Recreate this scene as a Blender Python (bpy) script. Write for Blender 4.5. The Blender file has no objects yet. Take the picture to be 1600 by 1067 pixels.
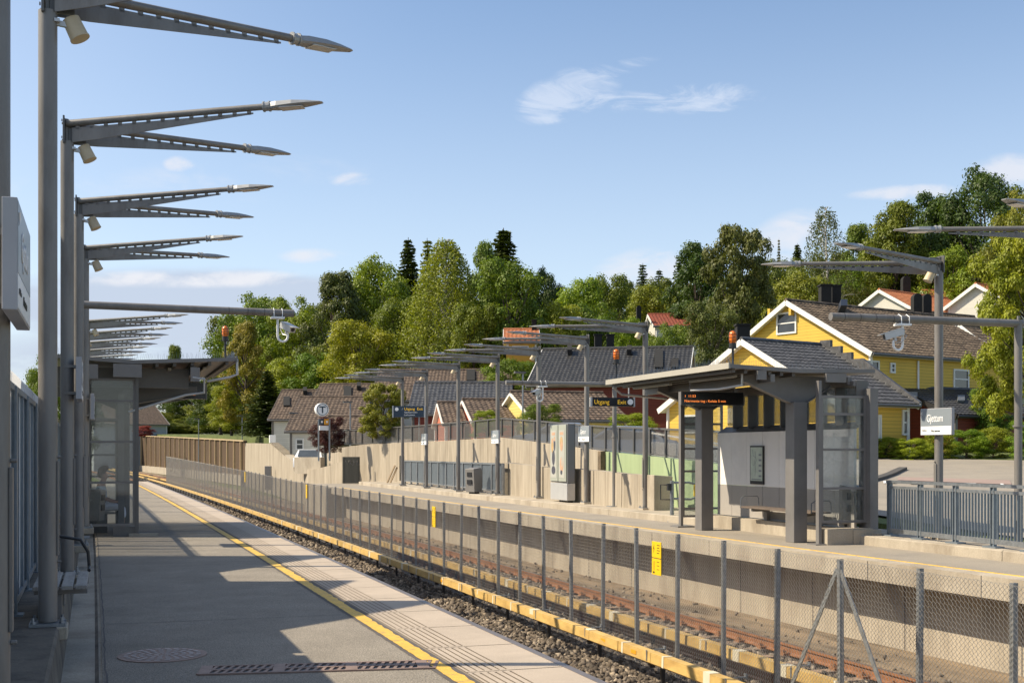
import bpy, math, random
import numpy as np
from mathutils import Vector, Matrix
random.seed(7)
S = bpy.context.scene
COL = S.collection
R_ = math.radians
# ---------------------------------------------------------------- camera
F, HY, EYE = 1900.0, 706.0, 1.7            # focal length / horizon row in 1600x1067 photo pixels, eye height
TH = math.atan(640.0 / F)                  # the track runs to the left of the view axis
cam = bpy.data.cameras.new('camera'); camo = bpy.data.objects.new('camera', cam); COL.objects.link(camo)
camo.location = (0, 0, EYE); camo.rotation_euler = (R_(90), 0, -TH)
cam.sensor_width = 36; cam.lens = F / 1600 * 36
cam.shift_y = (HY - 533.5) / 1600; cam.clip_end = 3000; cam.clip_start = .1
S.camera = camo
# ---------------------------------------------------------------- light
SUN_EL = R_(44); SD = (-.948, .32)
sun = bpy.data.lights.new('sun', 'SUN'); suno = bpy.data.objects.new('sun', sun); COL.objects.link(suno)
sun.energy = 5.0; sun.angle = R_(.5); sun.color = (1, .87, .66)
v = Vector((SD[0] * math.cos(SUN_EL), SD[1] * math.cos(SUN_EL), math.sin(SUN_EL)))
suno.rotation_euler = v.to_track_quat('Z', 'Y').to_euler(); suno.location = (-20, 10, 30)
S.view_settings.view_transform = 'Standard'; S.view_settings.look = 'None'
S.view_settings.exposure = 0.55; S.view_settings.gamma = 1
W = bpy.data.worlds.new('World'); S.world = W; W.use_nodes = True
nt = W.node_tree; N = nt.nodes; L = nt.links
for n in list(N): N.remove(n)
def nd(tree, t, **k):
    n = tree.nodes.new(t)
    for a, b in k.items():
        if a.startswith('i_'):
            n.inputs[a[2:].replace('_', ' ')].default_value = b
        else: setattr(n, a, b)
    return n
out = nd(nt, 'ShaderNodeOutputWorld'); bg = nd(nt, 'ShaderNodeBackground'); L.new(bg.outputs[0], out.inputs[0])
sky = nd(nt, 'ShaderNodeTexSky'); sky.sky_type = 'NISHITA'; sky.sun_disc = False
sky.sun_elevation = SUN_EL; sky.sun_rotation = math.atan2(SD[0], SD[1])
sky.air_density = 1.0; sky.dust_density = .6; sky.ozone_density = 2.2
bg.inputs[1].default_value = .118
# clouds: patches of broken vapour in direction space (infinitely far, part of the sky)
tc = nd(nt, 'ShaderNodeTexCoord')
rot = nd(nt, 'ShaderNodeVectorRotate', rotation_type='Z_AXIS'); rot.inputs['Angle'].default_value = TH
L.new(tc.outputs['Generated'], rot.inputs['Vector'])
sep = nd(nt, 'ShaderNodeSeparateXYZ'); L.new(rot.outputs[0], sep.inputs[0])
def M(op, a, b=None, c=None, tree=nt, clamp=False):
    n = tree.nodes.new('ShaderNodeMath'); n.operation = op; n.use_clamp = clamp
    for i, x in enumerate((a, b, c)):
        if x is None: continue
        if hasattr(x, 'is_linked') or hasattr(x, 'links'): tree.links.new(x, n.inputs[i])
        else: n.inputs[i].default_value = x
    return n.outputs[0]
dy = M('MAXIMUM', sep.outputs[1], .02)
U = M('DIVIDE', sep.outputs[0], dy); V = M('DIVIDE', sep.outputs[2], dy)
front = M('GREATER_THAN', sep.outputs[1], .03)
comb = nd(nt, 'ShaderNodeCombineXYZ'); L.new(U, comb.inputs[0]); L.new(V, comb.inputs[1])
def noise(scale, detail, sx, sy, rough=.6, dist=0., off=(0, 0, 0), rz=0.):
    mp = nd(nt, 'ShaderNodeMapping'); mp.inputs['Scale'].default_value = (sx, sy, 1); mp.inputs['Location'].default_value = off
    mp.inputs['Rotation'].default_value = (0, 0, rz)
    L.new(comb.outputs[0], mp.inputs[0])
    n = nd(nt, 'ShaderNodeTexNoise'); n.inputs['Scale'].default_value = scale; n.inputs['Detail'].default_value = detail
    n.inputs['Roughness'].default_value = rough; n.inputs['Distortion'].default_value = dist
    L.new(mp.outputs[0], n.inputs['Vector']); return n.outputs['Fac']
def blob(px, py, rx, ry, soft=1.0, ang=0.):
    u0, v0 = (px - 800) / F, (HY - py) / F
    a = M('SUBTRACT', U, u0); b = M('SUBTRACT', V, v0)
    ca, sa = math.cos(ang), math.sin(ang)
    a2 = M('ADD', M('MULTIPLY', a, ca), M('MULTIPLY', b, sa)); b2 = M('SUBTRACT', M('MULTIPLY', b, ca), M('MULTIPLY', a, sa))
    a2 = M('DIVIDE', a2, rx / F); b2 = M('DIVIDE', b2, ry / F)
    d = M('ADD', M('MULTIPLY', a2, a2), M('MULTIPLY', b2, b2))
    return M('MULTIPLY', M('SUBTRACT', 1.0, d, clamp=True), soft)
def ramp(x, lo, hi):
    n = nd(nt, 'ShaderNodeMapRange', interpolation_type='SMOOTHSTEP'); L.new(x, n.inputs[0])
    n.inputs[1].default_value = lo; n.inputs[2].default_value = hi; return n.outputs[0]
wisp = noise(13, 10, 1.0, 3.4, .68, 1.1, (.3, .1, 0), .42)
cum = noise(9, 9, 1.0, 3.2, .6, .3, (1.7, .4, 0))
cum2 = noise(14, 8, 1.0, 2.2, .62, .4, (4.7, 2.4, 0))
def sub_(m, n, k=1.0): return M('MULTIPLY', m, ramp(n, .43, .72))
wm = M('ADD', blob(888, 148, 95, 42, 1.0, .35), blob(1095, 155, 105, 28, 1.0, .05))
wm = M('ADD', wm, blob(985, 160, 60, 20, .5)); wm = M('ADD', wm, blob(850, 172, 40, 24, .8)); wm = M('ADD', wm, blob(950, 112, 90, 14, .55, .25))
wispm = M('MULTIPLY', M('MULTIPLY', M('MULTIPLY', wm, 2.2, clamp=True), ramp(M('ADD', wisp, M('MULTIPLY', wm, .10)), .46, .74)), .80)
cm = M('ADD', blob(280, 256, 28, 14, 1.1), blob(552, 282, 42, 14, .8)); cm = M('ADD', cm, blob(490, 400, 60, 14, .8))
cm = M('ADD', cm, blob(1230, 385, 90, 55, 1.1, .5)); cm = M('ADD', cm, blob(1010, 425, 95, 42, 1.2, .15)); cm = M('ADD', cm, blob(1420, 300, 110, 14, 1.1, .05))
cm = M('ADD', cm, blob(1600, 275, 100, 40, 1.1)); cm = M('ADD', cm, blob(200, 300, 260, 40, .35)); cm = M('ADD', cm, blob(410, 265, 200, 30, .25))
cumm = M('MULTIPLY', M('MULTIPLY', cm, 1.5, clamp=True), ramp(M('ADD', cum2, M('MULTIPLY', cm, .16)), .46, .78))
bank = M('ADD', blob(330, 480, 420, 68, 1.7, -.03), blob(200, 560, 380, 60, .9)); bankm = M('MULTIPLY', M('MULTIPLY', bank, 1.3, clamp=True), ramp(M('ADD', cum, M('MULTIPLY', bank, .25)), .40, .74))
edge = blob(330, 436, 330, 16, 1.0, .0); edgem = M('MULTIPLY', M('MULTIPLY', edge, 1.3, clamp=True), ramp(M('ADD', cum2, M('MULTIPLY', edge, .12)), .46, .72))
hz = ramp(sep.outputs[2], .42, .0)                      # pale air low over the horizon
nsun = nd(nt, 'ShaderNodeVectorMath', operation='DOT_PRODUCT'); L.new(tc.outputs['Generated'], nsun.inputs[0]); nsun.inputs[1].default_value = (v.x, v.y, v.z)
glare = ramp(nsun.outputs['Value'], .25, .98)   # whiter air towards the sun
mxh = nd(nt, 'ShaderNodeMixRGB'); mxh.inputs[2].default_value = (5.3, 5.65, 6.2, 1); L.new(M('ADD', M('MULTIPLY', hz, .44), M('MULTIPLY', glare, .66), clamp=True), mxh.inputs[0]); L.new(sky.outputs[0], mxh.inputs[1])
def layer(base, m, col, k=1.0):
    mx = nd(nt, 'ShaderNodeMixRGB'); L.new(M('MULTIPLY', M('MULTIPLY', m, k, clamp=True), front), mx.inputs[0])
    L.new(base, mx.inputs[1]); mx.inputs[2].default_value = (*col, 1); return mx.outputs[0]
c = layer(mxh.outputs[0], bankm, (3.3, 3.75, 4.6), .85)
c = layer(c, edgem, (5.4, 5.4, 5.6), .75)
c = layer(c, cumm, (5.0, 5.05, 5.4), .75)
c = layer(c, wispm, (5.0, 5.3, 5.9), .62)
L.new(c, bg.inputs[0])
# ---------------------------------------------------------------- photo pixel -> place in the world
SN, CS = math.sin(TH), math.cos(TH)
def RD(r, d, z=0.): return Vector((r * CS + d * SN, -r * SN + d * CS, z))
def WZ(px, py, z):
    d = F * (EYE - z) / (py - HY); return RD((px - 800) * d / F, d, z)
def WD(px, py, d): return RD((px - 800) * d / F, d, EYE + (HY - py) * d / F)
def YX(px, X): return X / math.tan(math.atan((px - 800) / F) + TH)
def XY(px, Y): return Y * math.tan(math.atan((px - 800) / F) + TH)
def DEP(X, Y): return X * SN + Y * CS
def ZP(py, X, Y): return EYE + (HY - py) * DEP(X, Y) / F
def cv(Y):
    t = max(0., Y - 5); return -.003 * t - .00015 * t * t
def cl(Y): return 1.15 * cv(Y)
# ---------------------------------------------------------------- object helpers
def tag(o, label=None, cat=None, group=None, kind=None):
    if label: o['label'] = label
    if cat: o['category'] = cat
    if group: o['group'] = group
    if kind: o['kind'] = kind
    return o
def worg(o):
    v = Vector((0, 0, 0))
    while o is not None: v += Vector(o.location); o = o.parent
    return v
def thing(name, label, cat, loc=(0, 0, 0), group=None, rz=0.):
    o = bpy.data.objects.new(name, None); COL.objects.link(o); o.empty_display_size = .2
    o.location = loc; o.rotation_euler = (0, 0, rz); return tag(o, label, cat, group)
SPLIT = {'end_plate': 'end_plate', 'bargeboards': 'bargeboard', 'corner_boards': 'corner_board', 'downpipe': 'downpipe', 'light_tube': 'light_tube', 'support': 'support', 'end_cap': 'end_cap', 'gable_brackets': 'gable_bracket', 'feet': 'foot', 'purlins': 'purlin', 'beam': 'beam', 'hanger': 'hanger'}
class MB:
    def __init__(s): s.v = []; s.f = []; s.m = []
    def add(s, vs, fs, mi=0):
        b = len(s.v); s.v += [tuple(p) for p in vs]; s.f += [tuple(b + i for i in f) for f in fs]; s.m += [mi] * len(fs); return s
    def box(s, c, d, rz=0., mi=0, mat=None):
        x, y, z = d[0] / 2, d[1] / 2, d[2] / 2
        P = [Vector((a * x, b * y, e * z)) for e in (-1, 1) for b in (-1, 1) for a in (-1, 1)]
        if mat is None: mat = Matrix.Rotation(rz, 3, 'Z')
        P = [mat @ p + Vector(c) for p in P]
        return s.add(P, [(0, 2, 3, 1), (4, 5, 7, 6), (0, 1, 5, 4), (2, 6, 7, 3), (0, 4, 6, 2), (1, 3, 7, 5)], mi)
    def b2(s, a, b, mi=0):
        return s.box([(a[i] + b[i]) / 2 for i in range(3)], [abs(b[i] - a[i]) for i in range(3)], mi=mi)
    def bar(s, p, q, w, h, mi=0, up=(0, 0, 1)):
        p, q = Vector(p), Vector(q); d = q - p; l = d.length
        if l < 1e-6: return s
        d.normalize(); u = Vector(up)
        if abs(d.dot(u)) > .98: u = Vector((1, 0, 0))
        sx = d.cross(u).normalized(); uz = sx.cross(d).normalized()
        m = Matrix((sx, d, uz)).transposed()
        return s.box((p + q) / 2, (w, l, h), mat=m, mi=mi)
    def tube(s, p, q, r, r2=None, n=10, mi=0, cap=True):
        return s.path([p, q], [r, r if r2 is None else r2], n, mi, cap)
    def path(s, pts, r, n=8, mi=0, cap=True):
        pts = [Vector(p) for p in pts]
        if not hasattr(r, '__len__'): r = [r] * len(pts)
        b = len(s.v); prev = None
        for i, p in enumerate(pts):
            d = (pts[min(i + 1, len(pts) - 1)] - pts[max(i - 1, 0)]).normalized()
            if prev is None:
                a = Vector((0, 0, 1)) if abs(d.z) < .9 else Vector((1, 0, 0)); u = d.cross(a).normalized()
            else: u = (prev - d * prev.dot(d)).normalized()
            prev = u; w = d.cross(u)
            for k in range(n):
                t = 2 * math.pi * k / n; s.v.append(tuple(p + (u * math.cos(t) + w * math.sin(t)) * r[i]))
        for i in range(len(pts) - 1):
            for k in range(n):
                k2 = (k + 1) % n
                s.f.append((b + i * n + k, b + i * n + k2, b + (i + 1) * n + k2, b + (i + 1) * n + k)); s.m.append(mi)
        if cap:
            s.f.append(tuple(b + k for k in reversed(range(n)))); s.m.append(mi)
            e = b + (len(pts) - 1) * n; s.f.append(tuple(e + k for k in range(n))); s.m.append(mi)
        return s
    def prism(s, poly, ext, mi=0):
        """poly: 3D points of a planar outline, ext: extrusion vector"""
        n = len(poly); e = Vector(ext)
        vs = [Vector(p) for p in poly] + [Vector(p) + e for p in poly]
        fs = [tuple(range(n)), tuple(range(2 * n - 1, n - 1, -1))] + [(i, i + n, (i + 1) % n + n, (i + 1) % n) for i in range(n)]
        return s.add(vs, fs, mi)
    def sweep(s, prof, Y0, Y1, off=None, step=1.5, mi=0, cap=True, zf=None):
        """closed section of (x, z) points carried along the line"""
        n = len(prof); k = max(1, int(round((Y1 - Y0) / step))); b = len(s.v)
        for i in range(k + 1):
            y = Y0 + (Y1 - Y0) * i / k; o = off(y) if off else 0.; dz = zf(y) if zf else 0.
            for x, z in prof: s.v.append((x + o, y, z + dz))
        for i in range(k):
            for j in range(n):
                j2 = (j + 1) % n; s.f.append((b + i * n + j, b + i * n + j2, b + (i + 1) * n + j2, b + (i + 1) * n + j)); s.m.append(mi)
        if cap:
            s.f.append(tuple(b + j for j in range(n))); s.m.append(mi)
            s.f.append(tuple(b + k * n + j for j in reversed(range(n)))); s.m.append(mi)
        return s
    def build(s, name, mats, parent=None, smooth=False, local=False, bevel=0.):
        if name in SPLIT and parent is not None and not s.__dict__.get('_p'):
            par = list(range(len(s.v)))
            def fd(i):
                while par[i] != i: par[i] = par[par[i]]; i = par[i]
                return i
            for f in s.f:
                for q in f[1:]: par[fd(q)] = fd(f[0])
            gr = {}
            for k, f in enumerate(s.f): gr.setdefault(fd(f[0]), []).append(k)
            ret = None
            for r_, ks in gr.items():
                ix = {}; nb = MB(); nb._p = True
                for k in ks:
                    for q in s.f[k]:
                        if q not in ix: ix[q] = len(ix); nb.v.append(s.v[q])
                    nb.f.append(tuple(ix[q] for q in s.f[k])); nb.m.append(s.m[k])
                o = nb.build(SPLIT[name], mats, parent, smooth, local, bevel); ret = ret or o
            return ret
        me = bpy.data.meshes.new(name); org = Vector((0, 0, 0)) if (local or parent is None) else worg(parent)
        me.from_pydata([(x - org.x, y - org.y, z - org.z) for x, y, z in s.v], [], s.f)
        if not isinstance(mats, (list, tuple)): mats = [mats]
        for m in mats: me.materials.append(m)
        if len(mats) > 1: me.polygons.foreach_set('material_index', s.m)
        import bmesh
        bm = bmesh.new(); bm.from_mesh(me); bmesh.ops.recalc_face_normals(bm, faces=bm.faces); bm.to_mesh(me); bm.free()
        if smooth:
            me.polygons.foreach_set('use_smooth', [True] * len(me.polygons))
            try: me.set_sharp_from_angle(angle=R_(40))
            except Exception: pass
        me.update()
        o = bpy.data.objects.new(name, me); COL.objects.link(o); o.parent = parent
        if bevel:
            b = o.modifiers.new('bevel', 'BEVEL'); b.width = bevel; b.segments = 2; b.limit_method = 'ANGLE'
        return o
def copy_tree(o, parent=None, top=True):
    c = o.copy(); COL.objects.link(c)
    if not top: c.parent = parent
    for ch in list(o.children): copy_tree(ch, c, False)
    return c
def text(txt, name, mat, size, loc, xdir, updir=(0, 0, 1), parent=None, align='LEFT', ext=.002, sx=1.0):
    cu = bpy.data.curves.new(name, 'FONT'); cu.body = txt; cu.size = size; cu.extrude = ext; cu.align_x = align; cu.resolution_u = 3
    t = bpy.data.objects.new(name, cu); COL.objects.link(t)
    me = bpy.data.meshes.new_from_object(t); COL.objects.unlink(t); bpy.data.objects.remove(t)
    x = Vector(xdir).normalized(); z = Vector(updir).normalized(); n = x.cross(z)
    m = Matrix((x * sx, z, n)).transposed().to_4x4(); m.translation = Vector(loc) - (worg(parent) if parent else Vector((0, 0, 0)))
    me.transform(m); me.materials.clear(); me.materials.append(mat)
    o = bpy.data.objects.new(name, me); COL.objects.link(o); o.parent = parent; return o
# ---------------------------------------------------------------- materials
def base_mat(name, rough=.6, metal=0., spec=None):
    m = bpy.data.materials.new(name); m.use_nodes = True; t = m.node_tree
    b = t.nodes['Principled BSDF']; b.inputs['Roughness'].default_value = rough; b.inputs['Metallic'].default_value = metal
    if spec is not None: b.inputs['Specular IOR Level'].default_value = spec
    return m, t, b
def lerpc(c, k): return tuple(min(1., max(0., x * k)) for x in c)
def mat(name, col, var=.12, scale=6., rough=.6, metal=0., bump=0., bscale=None, spec=None, stretch=(1, 1, 1), dirt=None, dscale=1.2, dstr=.5, fine=None, finescale=90., dlo=.48, dhi=.68):
    m, t, b = base_mat(name, rough, metal, spec)
    g = nd(t, 'ShaderNodeNewGeometry')
    mp = nd(t, 'ShaderNodeMapping'); mp.inputs['Scale'].default_value = stretch; t.links.new(g.outputs['Position'], mp.inputs[0])
    n = nd(t, 'ShaderNodeTexNoise'); n.inputs['Scale'].default_value = scale; n.inputs['Detail'].default_value = 8; n.inputs['Roughness'].default_value = .65
    t.links.new(mp.outputs[0], n.inputs['Vector'])
    r = nd(t, 'ShaderNodeValToRGB'); r.color_ramp.elements[0].position = .3; r.color_ramp.elements[1].position = .7
    r.color_ramp.elements[0].color = (*lerpc(col, 1 - var), 1); r.color_ramp.elements[1].color = (*lerpc(col, 1 + var), 1)
    t.links.new(n.outputs['Fac'], r.inputs[0]); o = r.outputs[0]
    if fine:
        n3 = nd(t, 'ShaderNodeTexNoise'); n3.inputs['Scale'].default_value = finescale; n3.inputs['Detail'].default_value = 3
        t.links.new(g.outputs['Position'], n3.inputs['Vector'])
        r3 = nd(t, 'ShaderNodeValToRGB'); r3.color_ramp.elements[0].position = .35; r3.color_ramp.elements[1].position = .65
        r3.color_ramp.elements[0].color = (1 - fine, 1 - fine, 1 - fine, 1); r3.color_ramp.elements[1].color = (1 + fine, 1 + fine, 1 + fine, 1)
        t.links.new(n3.outputs['Fac'], r3.inputs[0])
        mx = nd(t, 'ShaderNodeMixRGB', blend_type='MULTIPLY'); mx.inputs[0].default_value = 1; t.links.new(o, mx.inputs[1]); t.links.new(r3.outputs[0], mx.inputs[2]); o = mx.outputs[0]
    if dirt:
        n2 = nd(t, 'ShaderNodeTexNoise'); n2.inputs['Scale'].default_value = dscale; n2.inputs['Detail'].default_value = 9; n2.inputs['Roughness'].default_value = .7
        t.links.new(mp.outputs[0], n2.inputs['Vector'])
        mr = nd(t, 'ShaderNodeMapRange'); mr.inputs[1].default_value = dlo; mr.inputs[2].default_value = dhi; mr.inputs[4].default_value = dstr; t.links.new(n2.outputs['Fac'], mr.inputs[0])
        mx = nd(t, 'ShaderNodeMixRGB'); t.links.new(mr.outputs[0], mx.inputs[0]); t.links.new(o, mx.inputs[1]); mx.inputs[2].default_value = (*dirt, 1); o = mx.outputs[0]
    t.links.new(o, b.inputs['Base Color'])
    if bump:
        nb = nd(t, 'ShaderNodeTexNoise'); nb.inputs['Scale'].default_value = bscale or scale * 4; nb.inputs['Detail'].default_value = 6
        t.links.new(mp.outputs[0], nb.inputs['Vector'])
        bp = nd(t, 'ShaderNodeBump'); bp.inputs['Strength'].default_value = bump; bp.inputs['Distance'].default_value = .02
        t.links.new(nb.outputs['Fac'], bp.inputs['Height']); t.links.new(bp.outputs[0], b.inputs['Normal'])
    return m
def emis(name, col, st):
    m = bpy.data.materials.new(name); m.use_nodes = True; t = m.node_tree; b = t.nodes['Principled BSDF']
    b.inputs['Base Color'].default_value = (*col, 1); b.inputs['Emission Color'].default_value = (*col, 1); b.inputs['Emission Strength'].default_value = st; return m
def glass(name, tint=(.85, .9, .9), dirt=.12, gl=.6):
    m = bpy.data.materials.new(name); m.use_nodes = True; t = m.node_tree; t.nodes.clear()
    o = nd(t, 'ShaderNodeOutputMaterial'); tr = nd(t, 'ShaderNodeBsdfTransparent'); tr.inputs[0].default_value = (*tint, 1)
    gs = nd(t, 'ShaderNodeBsdfGlossy'); gs.inputs['Roughness'].default_value = .03
    fr = nd(t, 'ShaderNodeFresnel'); fr.inputs[0].default_value = 1.45; mu = M('MULTIPLY', fr.outputs[0], gl, tree=t)
    mu = M('ADD', mu, .02, tree=t)
    m1 = nd(t, 'ShaderNodeMixShader'); t.links.new(mu, m1.inputs[0]); t.links.new(tr.outputs[0], m1.inputs[1]); t.links.new(gs.outputs[0], m1.inputs[2])
    df = nd(t, 'ShaderNodeBsdfDiffuse'); df.inputs[0].default_value = (.55, .55, .52, 1)
    g = nd(t, 'ShaderNodeNewGeometry'); n = nd(t, 'ShaderNodeTexNoise'); n.inputs['Scale'].default_value = 3.5; n.inputs['Detail'].default_value = 8; n.inputs['Distortion'].default_value = 2.
    t.links.new(g.outputs['Position'], n.inputs['Vector'])
    mr = nd(t, 'ShaderNodeMapRange'); mr.inputs[1].default_value = .4; mr.inputs[2].default_value = .75; mr.inputs[3].default_value = dirt * .25; mr.inputs[4].default_value = dirt * 1.6; t.links.new(n.outputs['Fac'], mr.inputs[0])
    m2 = nd(t, 'ShaderNodeMixShader'); t.links.new(mr.outputs[0], m2.inputs[0]); t.links.new(m1.outputs[0], m2.inputs[1]); t.links.new(df.outputs[0], m2.inputs[2])
    t.links.new(m2.outputs[0], o.inputs[0]); return m
MT = {}
MT['asphalt'] = mat('asphalt', (.24, .212, .175), .14, 1.2, .9, bump=.6, bscale=90, fine=.42, finescale=95, dirt=(.145, .125, .10), dscale=.7, dstr=.5)
MT['asphalt2'] = mat('asphalt_right', (.285, .25, .205), .08, .9, .85, bump=.3, bscale=110, fine=.2, finescale=110, dirt=(.17, .16, .15), dscale=.5, dstr=.5)
MT['slab'] = mat('edge_slab', (.42, .35, .28), .08, 2.2, .8, bump=.2, bscale=80, fine=.08, finescale=90, dirt=(.30, .25, .20), dscale=1.0, dstr=.5)
MT['groove'] = mat('groove_shade', (.22, .185, .15), .1, 4, .9)
MT['bitumen'] = mat('bitumen', (.09, .08, .075), .2, 8, .8)
MT['yline'] = mat('yellow_paint', (.64, .40, .06), .12, 5, .65, dirt=(.30, .22, .12), dscale=9, dstr=.8, fine=.15, dlo=.52, dhi=.66)
MT['concrete'] = mat('concrete', (.385, .335, .265), .14, 1.6, .85, bump=.35, bscale=30, fine=.10, finescale=60, dirt=(.22, .18, .135), dscale=1.3, dstr=.75, stretch=(1, 1, .35), dlo=.46, dhi=.66)
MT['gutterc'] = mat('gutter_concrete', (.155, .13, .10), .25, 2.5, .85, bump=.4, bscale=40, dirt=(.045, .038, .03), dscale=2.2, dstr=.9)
def boards(name, col, pitch, dark=.72, dirt=(.23, .19, .14), axis='h', vstain=True):
    """concrete cast against upright boards: narrow seams, per board tone, vertical stains"""
    m, t, b = base_mat(name, .88)
    g = nd(t, 'ShaderNodeNewGeometry'); sp = nd(t, 'ShaderNodeSeparateXYZ'); t.links.new(g.outputs['Position'], sp.inputs[0])
    u = M('ADD', M('MULTIPLY', sp.outputs[1], 1.0, tree=t), M('MULTIPLY', sp.outputs[0], .55, tree=t), tree=t)
    q = M('DIVIDE', u, pitch, tree=t); fl = M('FLOOR', q, tree=t); fr = M('FRACT', q, tree=t)
    wn = nd(t, 'ShaderNodeTexWhiteNoise', noise_dimensions='1D'); t.links.new(fl, wn.inputs['W'])
    seam = M('GREATER_THAN', M('ABSOLUTE', M('SUBTRACT', fr, .5, tree=t), tree=t), .455, tree=t)
    mp = nd(t, 'ShaderNodeMapping'); mp.inputs['Scale'].default_value = (2.2, 2.2, .25); t.links.new(g.outputs['Position'], mp.inputs[0])
    n = nd(t, 'ShaderNodeTexNoise'); n.inputs['Scale'].default_value = 1.3; n.inputs['Detail'].default_value = 9; n.inputs['Roughness'].default_value = .7; t.links.new(mp.outputs[0], n.inputs['Vector'])
    k = M('ADD', M('MULTIPLY', wn.outputs[0], .16, tree=t), .90, tree=t); k = M('MULTIPLY', k, M('SUBTRACT', 1.0, M('MULTIPLY', seam, 1 - dark, tree=t), tree=t), tree=t)
    mr = nd(t, 'ShaderNodeMapRange'); mr.inputs[1].default_value = .42; mr.inputs[2].default_value = .70; mr.inputs[4].default_value = .85; t.links.new(n.outputs['Fac'], mr.inputs[0])
    mx = nd(t, 'ShaderNodeMixRGB'); mx.inputs[1].default_value = (*col, 1); mx.inputs[2].default_value = (*dirt, 1); t.links.new(mr.outputs[0], mx.inputs[0])
    vm = nd(t, 'ShaderNodeVectorMath', operation='SCALE'); t.links.new(mx.outputs[0], vm.inputs[0]); t.links.new(k, vm.inputs['Scale'])
    t.links.new(vm.outputs[0], b.inputs['Base Color'])
    n2 = nd(t, 'ShaderNodeTexNoise'); n2.inputs['Scale'].default_value = 25; n2.inputs['Detail'].default_value = 5; t.links.new(g.outputs['Position'], n2.inputs['Vector'])
    h = M('SUBTRACT', M('MULTIPLY', n2.outputs['Fac'], .5, tree=t), seam, tree=t)
    bp = nd(t, 'ShaderNodeBump'); bp.inputs['Strength'].default_value = .4; bp.inputs['Distance'].default_value = .015; t.links.new(h, bp.inputs['Height']); t.links.new(bp.outputs[0], b.inputs['Normal'])
    return m
MT['boardc'] = boards('board_marked_concrete', (.40, .345, .27), .17, .74, (.20, .165, .12))
MT['boardg'] = boards('green_painted_concrete', (.33, .41, .23), .45, .9, (.28, .36, .20))
MT['wood'] = boards('dark_weathered_boards', (.085, .048, .022), .30, .7, (.04, .024, .012))
def siding(name, col, pitch=.16, vert=False, dark=.62):
    m, t, b = base_mat(name, .65)
    g = nd(t, 'ShaderNodeNewGeometry'); sp = nd(t, 'ShaderNodeSeparateXYZ'); t.links.new(g.outputs['Position'], sp.inputs[0])
    q = M('DIVIDE', sp.outputs[2], pitch, tree=t); fr = M('FRACT', q, tree=t); fl = M('FLOOR', q, tree=t)
    wn = nd(t, 'ShaderNodeTexWhiteNoise', noise_dimensions='1D'); t.links.new(fl, wn.inputs['W'])
    line = M('LESS_THAN', fr, .14, tree=t)
    k = M('ADD', M('MULTIPLY', wn.outputs[0], .08, tree=t), .96, tree=t); k = M('MULTIPLY', k, M('SUBTRACT', 1.0, M('MULTIPLY', line, 1 - dark, tree=t), tree=t), tree=t)
    n = nd(t, 'ShaderNodeTexNoise'); n.inputs['Scale'].default_value = .8; n.inputs['Detail'].default_value = 6; t.links.new(g.outputs['Position'], n.inputs['Vector'])
    k = M('MULTIPLY', k, M('ADD', M('MULTIPLY', n.outputs['Fac'], .22, tree=t), .89, tree=t), tree=t)
    cc = nd(t, 'ShaderNodeCombineXYZ'); 
    for i in range(3): cc.inputs[i].default_value = col[i]
    vm = nd(t, 'ShaderNodeVectorMath', operation='SCALE'); t.links.new(cc.outputs[0], vm.inputs[0]); t.links.new(k, vm.inputs['Scale']); t.links.new(vm.outputs[0], b.inputs['Base Color'])
    bp = nd(t, 'ShaderNodeBump'); bp.inputs['Strength'].default_value = .5; bp.inputs['Distance'].default_value = .03; t.links.new(fr, bp.inputs['Height']); t.links.new(bp.outputs[0], b.inputs['Normal'])
    return m
MT['yellow_side'] = siding('yellow_clapboard', (.68, .45, .07))
MT['yellow_pale'] = siding('pale_yellow_clapboard', (.68, .55, .17))
MT['red_side'] = siding('dark_red_boards', (.16, .025, .015))
MT['pink_side'] = siding('salmon_clapboard', (.55, .17, .10))
MT['white_side'] = siding('white_clapboard', (.62, .60, .54), dark=.8)
MT['green_side'] = siding('pale_green_clapboard', (.36, .37, .24))
MT['blue_side'] = siding('pale_blue_clapboard', (.45, .47, .48))
MT['orange_side'] = siding('ochre_boards', (.62, .30, .03))
MT['trim'] = mat('white_trim', (.72, .71, .68), .05, 3, .5)
def tilem(name, a, b_, rough=.7):
    m, t, b = base_mat(name, rough)
    g = nd(t, 'ShaderNodeNewGeometry')
    n = nd(t, 'ShaderNodeTexNoise'); n.inputs['Scale'].default_value = 3.2; n.inputs['Detail'].default_value = 9; n.inputs['Roughness'].default_value = .75; t.links.new(g.outputs['Position'], n.inputs['Vector'])
    r = nd(t, 'ShaderNodeValToRGB'); r.color_ramp.elements[0].position = .40; r.color_ramp.elements[1].position = .62
    r.color_ramp.elements[0].color = (*a, 1); r.color_ramp.elements[1].color = (*b_, 1); t.links.new(n.outputs['Fac'], r.inputs[0]); t.links.new(r.outputs[0], b.inputs['Base Color']); return m
MT['tile_brown'] = tilem('brown_roof_tiles', (.04, .028, .018), (.19, .14, .095), .8)
MT['tile_brown2'] = tilem('warm_brown_roof_tiles', (.05, .034, .025), (.17, .12, .085), .8)
MT['tile_black'] = tilem('black_glazed_roof_tiles', (.024, .024, .025), (.062, .060, .058), .5)
MT['tile_dark'] = tilem('dark_grey_roof_tiles', (.04, .04, .042), (.10, .10, .105), .5)
MT['tile_orange'] = tilem('orange_roof_tiles', (.34, .12, .05), (.52, .20, .085), .8)
MT['tile_red'] = tilem('red_roof_tiles', (.20, .05, .028), (.33, .09, .05), .75)
MT['black'] = mat('black_metal', (.018, .018, .02), .2, 5, .45)
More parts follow.
